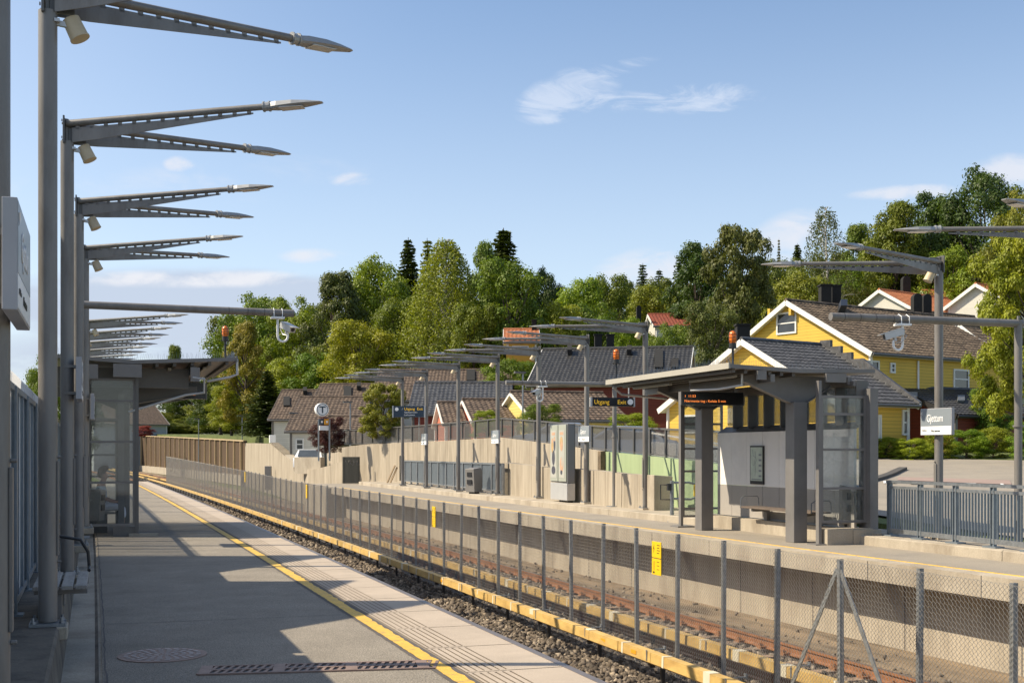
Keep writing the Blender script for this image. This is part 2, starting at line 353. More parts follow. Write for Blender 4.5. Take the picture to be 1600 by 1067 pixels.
MT['pole'] = mat('grey_painted_steel', (.20, .19, .18), .14, 4, .45, .2, dirt=(.12, .10, .085), dscale=3, dstr=.7, stretch=(1, 1, .25), bump=.05)
MT['poled'] = mat('grey_painted_steel_dark', (.13, .125, .12), .08, 3, .45, .3)
MT['frame'] = mat('shelter_steel', (.19, .18, .175), .07, 2.5, .45, .15, dirt=(.12, .115, .11), dscale=1.5, dstr=.4)
MT['galv'] = mat('galvanised_steel', (.27, .29, .31), .22, 14, .42, .65, dirt=(.17, .18, .2), dscale=9, dstr=.6)
MT['wire'] = mat('galvanised_wire', (.36, .34, .31), .15, 30, .5, .5)
MT['post'] = mat('galvanised_fence_post', (.25, .26, .27), .25, 22, .5, .5, dirt=(.13, .13, .13), dscale=14, dstr=.6)
MT['railing'] = mat('blue_grey_galvanised_railing', (.20, .235, .27), .12, 8, .45, .5)
MT['alu'] = mat('light_aluminium', (.50, .50, .50), .06, 4, .4, .4)
MT['signbox'] = mat('sign_box_grey', (.34, .34, .36), .04, 3, .4)
MT['lamp'] = mat('lamp_housing_grey', (.34, .345, .35), .05, 4, .38, .3)
MT['lens'] = mat('lamp_lens', (.6, .6, .58), .03, 4, .15)
MT['beige'] = mat('weathered_beige_plastic', (.52, .43, .29), .10, 8, .55)
MT['soot'] = mat('matt_black_flashing', (.012, .012, .012), .2, 5, .9)
MT['white'] = mat('white_enamel', (.84, .85, .86), .03, 3, .35)
MT['whitel'] = mat('white_lettering', (.85, .85, .85), .01, 3, .5)
MT['signgrey'] = mat('sign_grey', (.22, .25, .28), .04, 3, .3)
MT['signblue'] = mat('sign_dark_blue', (.025, .045, .075), .05, 3, .3)
MT['signblack'] = mat('sign_black', (.012, .014, .018), .05, 3, .25)
MT['yellowtxt'] = emis('yellow_lettering', (.85, .50, .03), .25)
MT['led'] = emis('led_orange', (1., .26, .05), .9)
MT['signyellow'] = mat('yellow_sign', (.80, .52, .015), .03, 4, .4)
MT['orange_lens'] = mat('orange_beacon_lens', (.85, .20, .02), .1, 30, .2)
MT['rust'] = mat('rusty_rail', (.26, .115, .05), .25, 9, .7, .1, bump=.2, dirt=(.09, .045, .025), dscale=5, dstr=.6)
MT['rustl'] = mat('rust_orange_fastening', (.24, .11, .045), .35, 14, .8)
MT['railtop'] = mat('worn_rail_head', (.34, .25, .20), .15, 8, .3, .7)
MT['tyellow'] = mat('conductor_cover_yellow', (.58, .39, .135), .2, 2.6, .5, dirt=(.38, .22, .07), dscale=1.8, dstr=.6, stretch=(1, 1, 3))
MT['tband'] = mat('cream_joint_cover', (.66, .60, .46), .06, 5, .5)
MT['torange'] = mat('orange_stripe', (.75, .33, .02), .1, 20, .5)
MT['dirt'] = mat('trackside_dirt', (.23, .17, .11), .35, 1.8, .95, bump=.4, bscale=30, fine=.15, finescale=50, dirt=(.10, .075, .05), dscale=1.6, dstr=.9, stretch=(1, .25, 1), dlo=.44, dhi=.6)
MT['ballast'] = mat('ballast_ground', (.115, .10, .083), .35, 9, .95, bump=.8, bscale=26, dirt=(.05, .042, .035), dscale=14, dstr=.7)
def stonem():
    m, t, b = base_mat('ballast_stone', .9); g = nd(t, 'ShaderNodeNewGeometry')
    r = nd(t, 'ShaderNodeValToRGB'); e = r.color_ramp.elements; e[0].position = 0; e[0].color = (.05, .04, .03, 1); e[1].position = 1; e[1].color = (.36, .29, .21, 1)
    a = e.new(.5); a.color = (.12, .092, .066, 1); a = e.new(.82); a.color = (.19, .155, .12, 1)
    t.links.new(g.outputs['Random Per Island'], r.inputs[0]); t.links.new(r.outputs[0], b.inputs['Base Color']); return m
MT['stone'] = stonem()
MT['sleeper'] = mat('concrete_sleeper', (.26, .18, .12), .2, 8, .9, dirt=(.12, .075, .045), dscale=4, dstr=.8)
MT['panelw'] = mat('white_shelter_panel', (.84, .82, .80), .035, 1.2, .35, dirt=(.62, .60, .59), dscale=1.3, dstr=.4)
MT['panelg'] = mat('grey_shelter_panel', (.36, .335, .31), .06, 1.5, .4)
MT['roofu'] = mat('roof_underside', (.11, .10, .09), .08, 2, .55)
MT['cream'] = mat('cream_roof_edge', (.40, .375, .32), .05, 2, .5)
MT['glass'] = glass('clear_glass', (.86, .89, .9), .10, .8)
MT['glassc'] = glass('clean_screen_glass', (.97, .98, .98), .015, .5)
MT['glassd'] = glass('dirty_shelter_glass', (.86, .88, .88), .07, .8)
MT['win'] = mat('dark_window_glass', (.03, .035, .04), .2, 2, .08, 0, spec=.8)
MT['carglass'] = mat('car_window', (.05, .06, .07), .2, 2, .06, 0, spec=.8)
MT['carsilver'] = mat('silver_car_paint', (.42, .44, .46), .02, 3, .25, .6)
MT['carwhite'] = mat('white_car_paint', (.72, .73, .75), .02, 3, .25)
MT['cardark'] = mat('grey_car_paint', (.16, .17, .19), .03, 3, .25, .4)
MT['rubber'] = mat('rubber', (.02, .02, .02), .1, 8, .8)
MT['benchw'] = mat('weathered_bench_slat', (.30, .28, .255), .2, 7, .7, stretch=(3, .6, 3), dirt=(.12, .11, .10), dscale=4, dstr=.7)
MT['castiron'] = mat('rusted_cast_iron', (.27, .19, .155), .2, 10, .65, .4, bump=.2)
MT['bark'] = mat('tree_bark', (.085, .065, .05), .3, 5, .9, bump=.5)
MT['birchbark'] = mat('birch_bark', (.42, .40, .36), .4, 3, .8, stretch=(1, 1, .3))
MT['grass'] = mat('grass_ground', (.10, .125, .03), .3, .5, .95, bump=.5, bscale=12, fine=.3, finescale=20, dirt=(.06, .08, .02), dscale=.15, dstr=.7)
MT['binm'] = mat('grey_bin', (.22, .21, .20), .06, 3, .5, .2)
MT['skin'] = mat('skin', (.42, .24, .17), .05, 12, .5)
MT['hair'] = mat('grey_brown_hair', (.13, .10, .08), .2, 30, .7)
MT['shirt'] = mat('pale_blue_shirt', (.48, .56, .64), .08, 14, .85)
MT['trouser'] = mat('white_trousers', (.78, .76, .80), .05, 10, .85)
def milkm():
    m = bpy.data.materials.new('milky_panel'); m.use_nodes = True; t = m.node_tree; t.nodes.clear(); o = nd(t, 'ShaderNodeOutputMaterial')
    a = nd(t, 'ShaderNodeBsdfDiffuse'); a.inputs[0].default_value = (.8, .8, .8, 1); b = nd(t, 'ShaderNodeBsdfTranslucent'); b.inputs[0].default_value = (.85, .86, .88, 1)
    x = nd(t, 'ShaderNodeMixShader'); x.inputs[0].default_value = .75; t.links.new(a.outputs[0], x.inputs[1]); t.links.new(b.outputs[0], x.inputs[2]); t.links.new(x.outputs[0], o.inputs[0]); return m
MT['milk'] = milkm()
def leafm(name, var=.45, trans=.3):
    """colour comes from the tree's own object colour, varied leaf by leaf"""
    m = bpy.data.materials.new(name); m.use_nodes = True; t = m.node_tree; t.nodes.clear(); o = nd(t, 'ShaderNodeOutputMaterial')
    oi = nd(t, 'ShaderNodeObjectInfo'); g = nd(t, 'ShaderNodeNewGeometry')
    hs = nd(t, 'ShaderNodeHueSaturation')
    n = nd(t, 'ShaderNodeTexNoise'); n.inputs['Scale'].default_value = .7; n.inputs['Detail'].default_value = 3; t.links.new(g.outputs['Position'], n.inputs['Vector'])
    k = M('ADD', M('MULTIPLY', g.outputs['Random Per Island'], var * 2, tree=t), 1 - var, tree=t)
    k2 = M('MULTIPLY', k, M('ADD', M('MULTIPLY', n.outputs['Fac'], .7, tree=t), .65, tree=t), tree=t)
    t.links.new(k2, hs.inputs['Value']); t.links.new(oi.outputs['Color'], hs.inputs['Color'])
    h = M('ADD', M('MULTIPLY', n.outputs['Fac'], -.06, tree=t), .53, tree=t); t.links.new(h, hs.inputs['Hue'])
    a = nd(t, 'ShaderNodeBsdfPrincipled'); a.inputs['Roughness'].default_value = .55; a.inputs['Specular IOR Level'].default_value = .35; t.links.new(hs.outputs[0], a.inputs['Base Color'])
    b = nd(t, 'ShaderNodeBsdfTranslucent'); sc = nd(t, 'ShaderNodeVectorMath', operation='MULTIPLY'); sc.inputs[1].default_value = (1.6, 1.6, .4); t.links.new(hs.outputs[0], sc.inputs[0]); t.links.new(sc.outputs[0], b.inputs[0])
    x = nd(t, 'ShaderNodeMixShader'); x.inputs[0].default_value = trans; t.links.new(a.outputs[0], x.inputs[1]); t.links.new(b.outputs[0], x.inputs[2]); t.links.new(x.outputs[0], o.inputs[0]); return m
MT['leaf'] = leafm('leaves', .34, .27); MT['needle'] = leafm('needles', .4, .12)
# ================================================================ ground
def ss(x, a, b):
    t = min(1., max(0., (x - a) / (b - a))); return t * t * (3 - 2 * t)
def JX(Y): return float(np.interp(Y, [0, 22, 29, 37, 49, 56, 63, 80, 92, 114, 150, 209, 300], [14.7, 14.75, 15.3, 16.5, 16.9, 16.0, 14.2, 14.0, 14.5, 15.9, 15.9, 14.8, 13.5]))
def zout(X, Y):
    D = DEP(X, Y); R = X * CS - Y * SN
    z = .15 + .04 * min(60, max(0, D - 21))
    dip = ss(D, 67, 73) * (1 - ss(D, 99, 108)) * (1 - ss(R, -10.5, -7)) * ss(R, -32, -24)
    z += .07 * min(140, max(0, D - 82)) * (.25 + .75 * ss(R, -20, 30))
    z += .13 * max(0, min(R, 90) - 8) * ss(D, 66, 105)
    return z + (.40 - z) * dip
def zgl(X, Y):
    """ground height anywhere"""
    x = X - cv(Y)
    if x < -1.15: return -.7
    if x < 12: return -1.45
    if x < JX(Y): return -.35
    return zout(X, Y)
ys = [-30, -15, 0] + [3 * i for i in range(1, 40)] + [120 + 8 * i for i in range(24)] + [330, 400, 520, 800]
vs, fs = [], []
for y in ys:
    j = JX(y); xs = [-400, -200, -100, -50, -25, -12, -5, -1.25, -1.1, 3, 6, 9, 12.0, 12.65, j - .04, j + .04]
    xs += [j + .04 + d for d in (1, 2, 3.5, 5, 7, 9, 12, 15, 18, 22, 26, 30, 35, 40, 46, 52, 60, 70, 82, 96, 112, 130, 160, 200, 260, 340, 480)]
    for i, x in enumerate(xs):
        X = x + cv(y)
        z = -.7 if i < 8 else -1.47 if i < 13 else (-.35 if y < 64 else -1.47) if i < 15 else zout(X, y)
        vs.append((X, y, z))
n = len(xs)
for a in range(len(ys) - 1):
    for i in range(n - 1): fs.append((a * n + i, a * n + i + 1, (a + 1) * n + i + 1, (a + 1) * n + i))
g = MB().add(vs, fs).build('ground', MT['grass']); tag(g, kind='structure')
# ---------------------------------------------------------------- left platform
PYE = 73.0
def etr(Y): return cl(Y)
def sheet(name, a, b, z, Y0, Y1, m, off=etr, th=.03, step=1.5, parent=None):
    return MB().sweep([(a, z), (b, z), (b, z - th), (a, z - th)], Y0, Y1, off, step).build(name, m, parent)
o = MB().sweep([(-1.1, -.004), (3.47, -.004), (3.47, -.30), (3.0, -.32), (3.0, -1.5), (-1.1, -1.5)], -4, PYE, etr).build('platform', MT['concrete']); tag(o, kind='structure')
o = sheet('platform_asphalt', 0.02, 2.46, .008, -4, PYE - .01, MT['asphalt']); tag(o, kind='structure')
b = MB().sweep([(-.30, .004), (-.27, -.012), (-.15, -.03), (-.05, -.012), (-.005, .010), (-.005, -.06), (-.30, -.06)], -4, PYE - .02, etr); o = b.build('gutter', MT['gutterc']); tag(o, kind='structure')
# yellow line with a ragged edge
def ragged(name, a, b, z, Y0, Y1, m, amp, step, seed):
    r = random.Random(seed); vs, fs = [], []; k = int((Y1 - Y0) / step)
    for i in range(k + 1):
        y = Y0 + (Y1 - Y0) * i / k; vs += [(a + etr(y) + r.uniform(-amp, amp) * .4, y, z), (b + etr(y) + r.uniform(-amp, amp), y, z)]
        if i: fs.append((2 * i - 2, 2 * i - 1, 2 * i + 1, 2 * i))
    return MB().add(vs, fs).build(name, m)
tag(ragged('bitumen_joint', 2.44, 2.655, .0115, 1, PYE - .5, MT['bitumen'], .012, .12, 3), kind='structure')
tag(ragged('yellow_line', 2.475, 2.60, .0155, 1, PYE - .6, MT['yline'], .012, .09, 4), kind='structure')
# edge slabs, each joint a real gap, grooves pressed in the inner half
b = MB(); k = 0; y = 0.5
while y < PYE - 1.2:
    y1 = y + 1.19; mi = 0
    for (xa, xb) in [(2.652, 2.675), (2.69, 2.735), (2.75, 2.795), (2.81, 2.855), (2.87, 2.915), (2.93, 2.975), (2.99, 3.43)]:
        gap = .03 if xa < 2.98 else 0
        b.add([(xa + etr(y), y + .008 + gap, .021), (xb + etr(y), y + .008 + gap, .021), (xb + etr(y1), y1 - gap, .021), (xa + etr(y1), y1 - gap, .021)], [(0, 1, 2, 3)])
    for yy in (y + .008, y1 - .03): b.add([(2.652 + etr(yy), yy, .0212), (2.99 + etr(yy), yy, .0212), (2.99 + etr(yy), yy + .03, .0212), (2.652 + etr(yy), yy + .03, .0212)], [(0, 1, 2, 3)])
    y += 1.2
o = b.build('platform_edge_slabs', MT['slab']); tag(o, kind='structure')
tag(sheet('platform_edge_bed', 2.64, 3.46, .0135, 0, PYE - .4, MT['groove'], th=.05), kind='structure')
tag(MB().sweep([(3.43, .024), (3.505, .020), (3.505, -.10), (3.475, -.10), (3.475, -.01), (3.43, 0)], .2, PYE - .3, etr).build('platform_edge_nosing', mat('steel_nosing', (.27, .23, .21), .15, 5, .4, .6)), kind='structure')
# plinth with kerb at the back
PZ = .33
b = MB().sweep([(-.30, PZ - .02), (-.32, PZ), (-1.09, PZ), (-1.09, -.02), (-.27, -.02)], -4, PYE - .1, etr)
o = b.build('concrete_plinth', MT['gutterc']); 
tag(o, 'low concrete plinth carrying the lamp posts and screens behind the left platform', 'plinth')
r_ = random.Random(8)
def crack(pts, w, name='asphalt_joint'):
    vs, fs = [], []
    for i, (x, y) in enumerate(pts):
        q = pts[min(i + 1, len(pts) - 1)]; p = pts[max(i - 1, 0)]; d = Vector((q[0] - p[0], q[1] - p[1])).normalized(); a = w * r_.uniform(.6, 1.4)
        vs += [(x - d.y * a, y + d.x * a, .0105), (x + d.y * a, y - d.x * a, .0105)]
        if i: fs.append((2 * i - 2, 2 * i - 1, 2 * i + 1, 2 * i))
    tag(MB().add(vs, fs).build(name, MT['bitumen']), kind='structure')
for yy in (12.6, 15.4, 19.2, 24.0, 30.5): crack([(x, yy + r_.uniform(-.012, .012) - .02 * x) for x in [.05 + .1 * k for k in range(24)]], .006)
crack([(.045 + r_.uniform(-.008, .008) + cl(y), y) for y in [1 + .25 * k for k in range(150)]], .006, 'asphalt_crack')
# covers in the asphalt
def disc(cx, cy, z, r, n=40): return [(cx + r * math.cos(2 * math.pi * i / n), cy + r * math.sin(2 * math.pi * i / n), z) for i in range(n)]
mc = WZ(254, 1025, 0)
t = thing('manhole_cover', 'round cast iron manhole cover in the shaded asphalt of the near platform', 'manhole cover', (mc.x, mc.y, 0))
b = MB(); b.prism(disc(mc.x, mc.y, .009, .36), (0, 0, .006)); b.build('rim', MT['castiron'], t)
b = MB()
for rr in (.31, .25, .19, .13, .07):
    nseg = int(rr * 60) + 6
    for i in range(nseg):
        a = 2 * math.pi * i / nseg; a2 = a + 2 * math.pi / nseg * .6
        b.add([(mc.x + q * math.cos(w), mc.y + q * math.sin(w), .019) for q, w in ((rr, a), (rr, a2), (rr - .035, a2), (rr - .035, a))], [(0, 1, 2, 3)])
b.build('raised_pattern', mat('cast_iron_light', (.40, .33, .30), .2, 10, .5, .4), t)
ga, gb = WZ(312, 1050, 0), WZ(678, 1040, 0)
t = thing('drain_grate', 'long rusted drainage channel grate crossing the platform up to the yellow line', 'drain grate', (ga.x, ga.y, 0))
b = MB(); u = (gb - ga).normalized(); w = Vector((-u.y, u.x, 0)); L_ = (gb - ga).length
P = lambda s, q, z: ga + u * s + w * q + Vector((0, 0, z))
MB().add([P(0, -.17, .0095), P(L_, -.17, .0095), P(L_, .17, .0095), P(0, .17, .0095)], [(0, 1, 2, 3)]).build('channel', MT['black'], t)
for q in (-.17, .17, -.005): b.bar(P(0, q, .015), P(L_, q, .015), .030, .012)
k = 0; s_ = 0.0
while s_ < L_:
    b.bar(P(s_, -.16, .014), P(s_ + .03, -.01, .014), .026, .010); b.bar(P(s_ + .03, .0, .014), P(s_ + .06, .16, .014), .026, .010)
    if k % 9 == 0: b.add([P(s_, -.17, .0215), P(s_ + .09, -.17, .0215), P(s_ + .09, .17, .0215), P(s_, .17, .0215)], [(0, 1, 2, 3)])
    s_ += .062; k += 1
b.build('bars', MT['castiron'], t)
# ---------------------------------------------------------------- right platform
EY = [0, 13, 18, 31, 56]; EX = [11.55, 11.33, 11.06, 10.68, 10.22]
def er(Y): return float(np.interp(Y, EY, EX))
KY = [0, 10, 20, 28, 35, 45, 60, 64]; KX = [13.3, 13.1, 12.92, 12.68, 12.55, 12.45, 12.35, 12.3]
def kr(Y): return float(np.interp(Y, KY, KX))
RPE = 57.0
b = MB().sweep([(0, .03), (0, -.27), (.68, -.30), (.68, -1.5), (3.2, -1.5), (3.2, .03)], -6, RPE, er, 1.0)
b.sweep([(3.0, .03), (.2, .03), (.2, -1.5), (3.0, -1.5)], RPE, 64, er, 1.0)
b2 = MB(); y = 4.0
while y < RPE - 1:
    b.box((er(y) + .681, y, -.9), (.008, .02, 1.1), mi=1); b.box((er(y) - .001, y, -.12), (.006, .012, .29), mi=1); y += 2.4
o = b.build('platform', [MT['concrete'], MT['bitumen']]); tag(o, kind='structure')
tag(MB().sweep([(.42, .037), (3.3, .037), (3.3, .02), (.42, .02)], -6, 63.9, er, 1.0).build('platform_asphalt', MT['asphalt2']), kind='structure')
tag(MB().sweep([(.36, .040), (.385, .040), (.385, .02), (.36, .02)], -6, RPE, er, 1.0).build('yellow_line', MT['yline']), kind='structure')
b = MB(); y = -4.
while y < 60:
    l = 4.8; b.sweep([(0, .03), (0, .185), (.03, .20), (1.5, .20), (1.5, .03)], y, min(y + l - .015, 61), kr, 1.2); y += l
b.sweep([(1.2, -.3), (1.2, .198), (4.2, .198), (4.2, -.3)], 28, 62, kr, 2)
o = b.build('concrete_plinth', MT['concrete']); tag(o, 'low sunlit concrete kerb plinth under the lamp posts along the back of the right platform', 'plinth')
tag(MB().b2((10.0, 57.2, -1.5), (13.6, 63.5, .0)).build('ramp_end', MT['concrete']), kind='structure')
# ---------------------------------------------------------------- tracks
tag(MB().sweep([(3.0, -1.34), (10.0, -1.34), (10.45, -1.44), (10.45, -1.6), (3.0, -1.6)], -8, 260, cv, 3).build('ballast_bed', MT['ballast']), kind='structure')
tag(MB().sweep([(10.3, -1.41), (12.2, -1.38), (12.2, -1.5), (10.3, -1.5)], -8, 260, cv, 3).build('trackside_strip', MT['dirt']), kind='structure')
RAILP = [(-.035, 0), (.035, 0), (.035, -.035), (.010, -.045), (.010, -.125), (.065, -.14), (.065, -.155), (-.065, -.155), (-.065, -.14), (-.010, -.125), (-.010, -.045), (-.035, -.035)]
RT = -1.12
def track(name, label, x1, x2, Y0, Y1, ns):
    root = thing(name, label, 'railway track', ((x1 + x2) / 2, Y0, RT))
    for x in (x1, x2):
        MB().sweep([(x + a, RT + c_) for a, c_ in RAILP], Y0, Y1, cv, 2.0).build('rail', MT['rust'], root)
        MB().sweep([(x - .03, RT + .0035), (x + .03, RT + .0035), (x + .03, RT + .001), (x - .03, RT + .001)], Y0, Y1, cv, 2.0).build('rail_head', MT['railtop'], root)
    b = MB(); xm = (x1 + x2) / 2
    b.add([(-1.2, -.12, -1.40), (1.2, -.12, -1.40), (1.2, .12, -1.40), (-1.2, .12, -1.40), (-1.2, -.10, -1.275), (1.2, -.10, -1.275), (1.2, .10, -1.275), (-1.2, .10, -1.275)],
          [(4, 5, 6, 7), (0, 1, 5, 4), (1, 2, 6, 5), (2, 3, 7, 6), (3, 0, 4, 7)])
    for sx in (x1 - xm, x2 - xm):
        for e in (-1, 1):
            b.box((sx + e * .11, 0, -1.258), (.10, .15, .035), mi=1); b.tube((sx + e * .115, 0, -1.25), (sx + e * .115, 0, -1.19), .018, n=6, mi=1)
            b.bar((sx + e * .05, -.05, -1.235), (sx + e * .13, .05, -1.215), .03, .02, mi=1)
    s0 = b.build('sleeper', [MT['sleeper'], MT['rustl']], None); s0.parent = root
    for i in range(ns):
        y = Y0 + 1 + i * .65
        s = s0 if i == 0 else s0.copy()
        if i: COL.objects.link(s); s.parent = root
        s.location = (xm + cv(y) - root.location.x, y - root.location.y, -root.location.z + 0)
    return root
track('railway_track', 'rusty far railway track running below the right platform wall', 8.2, 9.64, 7.5, 255, 98)
track('railway_track', 'railway track on ballast right beside the near platform edge', 4.38, 5.82, 7.5, 255, 98)
# ballast stones
rng = np.random.default_rng(5)
def stones(name, label, specs, seed):
    cube = np.array([(a, b_, c_) for c_ in (-1, 1) for b_ in (-1, 1) for a in (-1, 1)], float)
    fc = np.array([(0, 2, 3, 1), (4, 5, 7, 6), (0, 1, 5, 4), (2, 6, 7, 3), (0, 4, 6, 2), (1, 3, 7, 5)])
    V_ = []
    for (xa, xb, ya, yb, z, n_, s0, s1) in specs:
        c_ = np.stack([rng.uniform(xa, xb, n_), rng.uniform(ya, yb, n_), np.zeros(n_)], 1)
        c_[:, 0] += np.array([cv(y_) for y_ in c_[:, 1]])
        zz = z + rng.uniform(-.03, .045, n_); 
        c_[:, 2] = zz
        sz = rng.uniform(s0, s1, (n_, 1)) * rng.uniform(.55, 1.25, (n_, 3)); sz[:, 2] *= .75
        p = cube[None] * sz[:, None, :] * rng.uniform(.55, 1.15, (n_, 8, 1))
        q = rng.normal(size=(n_, 4)); q /= np.linalg.norm(q, axis=1, keepdims=True)
        w_, x, y_, z_ = q.T
        Rm = np.stack([1 - 2 * (y_**2 + z_**2), 2 * (x * y_ - z_ * w_), 2 * (x * z_ + y_ * w_), 2 * (x * y_ + z_ * w_), 1 - 2 * (x**2 + z_**2), 2 * (y_ * z_ - x * w_), 2 * (x * z_ - y_ * w_), 2 * (y_ * z_ + x * w_), 1 - 2 * (x**2 + y_**2)], 1).reshape(-1, 3, 3)
        V_.append(np.einsum('nij,nkj->nki', Rm, p) + c_[:, None, :])
    V_ = np.concatenate(V_); m_ = len(V_)
    me = bpy.data.meshes.new(name); me.vertices.add(m_ * 8); me.vertices.foreach_set('co', V_.reshape(-1).astype(np.float32))
    F_ = (fc[None] + (np.arange(m_) * 8)[:, None, None]).reshape(-1)
    me.loops.add(len(F_)); me.loops.foreach_set('vertex_index', F_.astype(np.int32)); me.polygons.add(m_ * 6)
    me.polygons.foreach_set('loop_start', np.arange(0, m_ * 24, 4, dtype=np.int32)); me.polygons.foreach_set('loop_total', np.full(m_ * 6, 4, np.int32))
    me.materials.append(MT['stone']); me.update(calc_edges=True)
    o = bpy.data.objects.new(name, me); COL.objects.link(o); return tag(o, label, 'gravel', kind='stuff')
stones('ballast_stones', 'coarse grey and brown ballast stones around the tracks', [
    (5.9, 8.0, 8, 14, -1.30, 9000, .026, .05), (5.3, 8.0, 14, 22, -1.30, 11000, .026, .05), (4.9, 8.0, 22, 40, -1.30, 15000, .03, .055), (3.6, 8.0, 40, 75, -1.30, 9000, .04, .07),
    (8.3, 9.5, 9, 25, -1.345, 8000, .026, .048), (8.3, 9.5, 25, 60, -1.325, 7000, .035, .06),
    (9.72, 10.12, 11, 25, -1.31, 4200, .025, .052), (9.72, 10.15, 25, 60, -1.31, 5000, .03, .06), (10.1, 10.5, 11, 40, -1.40, 700, .02, .04), (10.5, 11.6, 11, 50, -1.385, 260, .015, .035)], 1)
# ---------------------------------------------------------------- conductor rails
def conductor(label, x, zt, Y0, Y1, sp, yb, seed):
    r = random.Random(seed); root = thing('conductor_rail', label, 'conductor rail', (x, Y0, zt))
    prof = [(-.06, 0), (.06, 0), (.065, -.10), (.045, -.15), (-.045, -.15), (-.065, -.13)]
    y = Y0; n = 0
    while y < Y1:
        l = r.choice([1.0, 1.0, 1.35]); y2 = min(Y1, y + l)
        if n < 98:
            dx = r.uniform(-.006, .006); b = MB().sweep([(x + a + dx, zt + c_) for a, c_ in prof], y + .004, y2 - .004, cv, 2)
            o = b.build('cover', MT['tyellow'], root); n += 1
            if r.random() < .14:
                MB().box((x - .0665 + cv(y + l / 2), y + l / 2, zt - .065), (.004, .16, .05)).build('warning_mark', MT['torange'], root)
        else:
            MB().sweep([(x + a, zt + c_) for a, c_ in prof], y2 - l, Y1, cv, 3).build('cover', MT['tyellow'], root); y2 = Y1
        y = y2
    k = 0; y = Y0 + .35
    while y < Y1 and k < 60:
        b = MB().sweep([(x - .068, zt - .135), (x - .064, zt + .006), (x + .064, zt + .006), (x + .069, zt - .135)], y, y + r.choice([.05, .05, .16]), cv, 2)
        b.build('joint_band', MT['tband'], root); y += r.uniform(.9, 1.25) if y < 45 else 2.6; k += 1
    k = 0; y = yb
    b = MB(); 
    b.box((.16, 0, -.25), (.045, .05, .45)); b.box((-.12, 0, -.475), (.6, .045, .03)); b.box((.02, .03, -.19), (.07, .05, .05))
    b.box((.11, 0, .018), (.16, .03, .012), mi=1); b.box((.185, 0, .03), (.02, .05, .05), mi=1); b.box((-.066, 0, -.05), (.008, .025, .13), mi=1)
    s0 = b.build('bracket', [MT['black'], MT['galv']], None)
    while y < Y1 and k < 95:
        s = s0 if k == 0 else s0.copy()
        if k: COL.objects.link(s)
        s.parent = root; s.location = (cv(y), y - Y0, 0); y += sp; k += 1
    return root
conductor('yellow covered conductor rail nearest the ballast in front of the mesh fence', 6.66, -.83, 8, 235, 2.05, 10.0, 1)
conductor('yellow covered conductor rail behind the mesh fence beside the far track', 7.84, -.86, 8, 235, 2.12, 10.5, 2)
# ---------------------------------------------------------------- chain link fence between the tracks
FX = 7.13
def ftop(Y): return float(np.interp(Y, [0, 13, 45, 59, 109], [.60, .63, .62, .80, 1.35]))
fence = thing('chain_link_fence', 'long chain link mesh fence on steel posts between the two tracks', 'fence', (FX, 8, -1.33))
Ys = []; y = 6.95
while y < 109: Ys.append(y); y += 1.228 if y < 60 else 1.75
b = MB(); b.b2((-.024, -.024, 0), (.024, -.018, 1)); b.b2((-.024, -.018, 0), (-.018, .024, 1)); b.b2((.018, -.018, 0), (.024, .024, 1))
p0 = b.build('post', MT['post'], None)
pw, ph = 1.228, 1.90
b = MB(); nx = 46; nz = 76; dz = ph / nz; dx = pw / nx; rr = .0024
for i in range(nx + 1):
    for sgn in (-1,):
        pts = []
        for k in range(nz + 1): pts.append(((.004 if k % 2 else -.004), i * dx + (dx / 2 if (k + i) % 2 == 0 else -dx / 2), k * dz))
        b.path(pts, rr, 3, cap=False)
for zz in (0.02, ph * .5, ph): 
    b.path([(.006, pw * q / 12, zz + (random.uniform(-.008, .006))) for q in range(13)], .002, 3, cap=False)
m0 = b.build('mesh_panel', MT['wire'], None)
for i, y in enumerate(Ys):
    s = p0 if i == 0 else p0.copy()
    if i: COL.objects.link(s)
    s.parent = fence; zt = ftop(y) + 1.33 + (random.uniform(-.012, .012)); s.location = (cv(y) + random.uniform(-.006, .006), y - 8, 0); s.scale = (1, 1, zt); s.rotation_euler = (random.uniform(-.006, .006), random.uniform(-.01, .01), 0)
    if i < len(Ys) - 1:
        s = m0 if i == 0 else m0.copy()
        if i: COL.objects.link(s)
        y2 = Ys[i + 1]; s.parent = fence; s.location = (cv(y) - .034, y - 8, .08); s.scale = (1, (y2 - y) / pw, (ftop(y) + 1.25) / ph * .995); s.rotation_euler = (0, 0, -math.atan2(cv(y2) - cv(y), y2 - y) * 1.)
def post_at(px): return YX(px, FX)
yb = min(Ys, key=lambda q: abs(q - YX(1320, FX + cv(10))))
for s_ in (-1, 1):
    b = MB(); b.bar((FX - .05, yb + s_ * .03, ftop(yb) - .12), (FX - .05, yb + s_ * 1.2, -1.3), .012, .055); b.build('brace', MT['post'], fence)
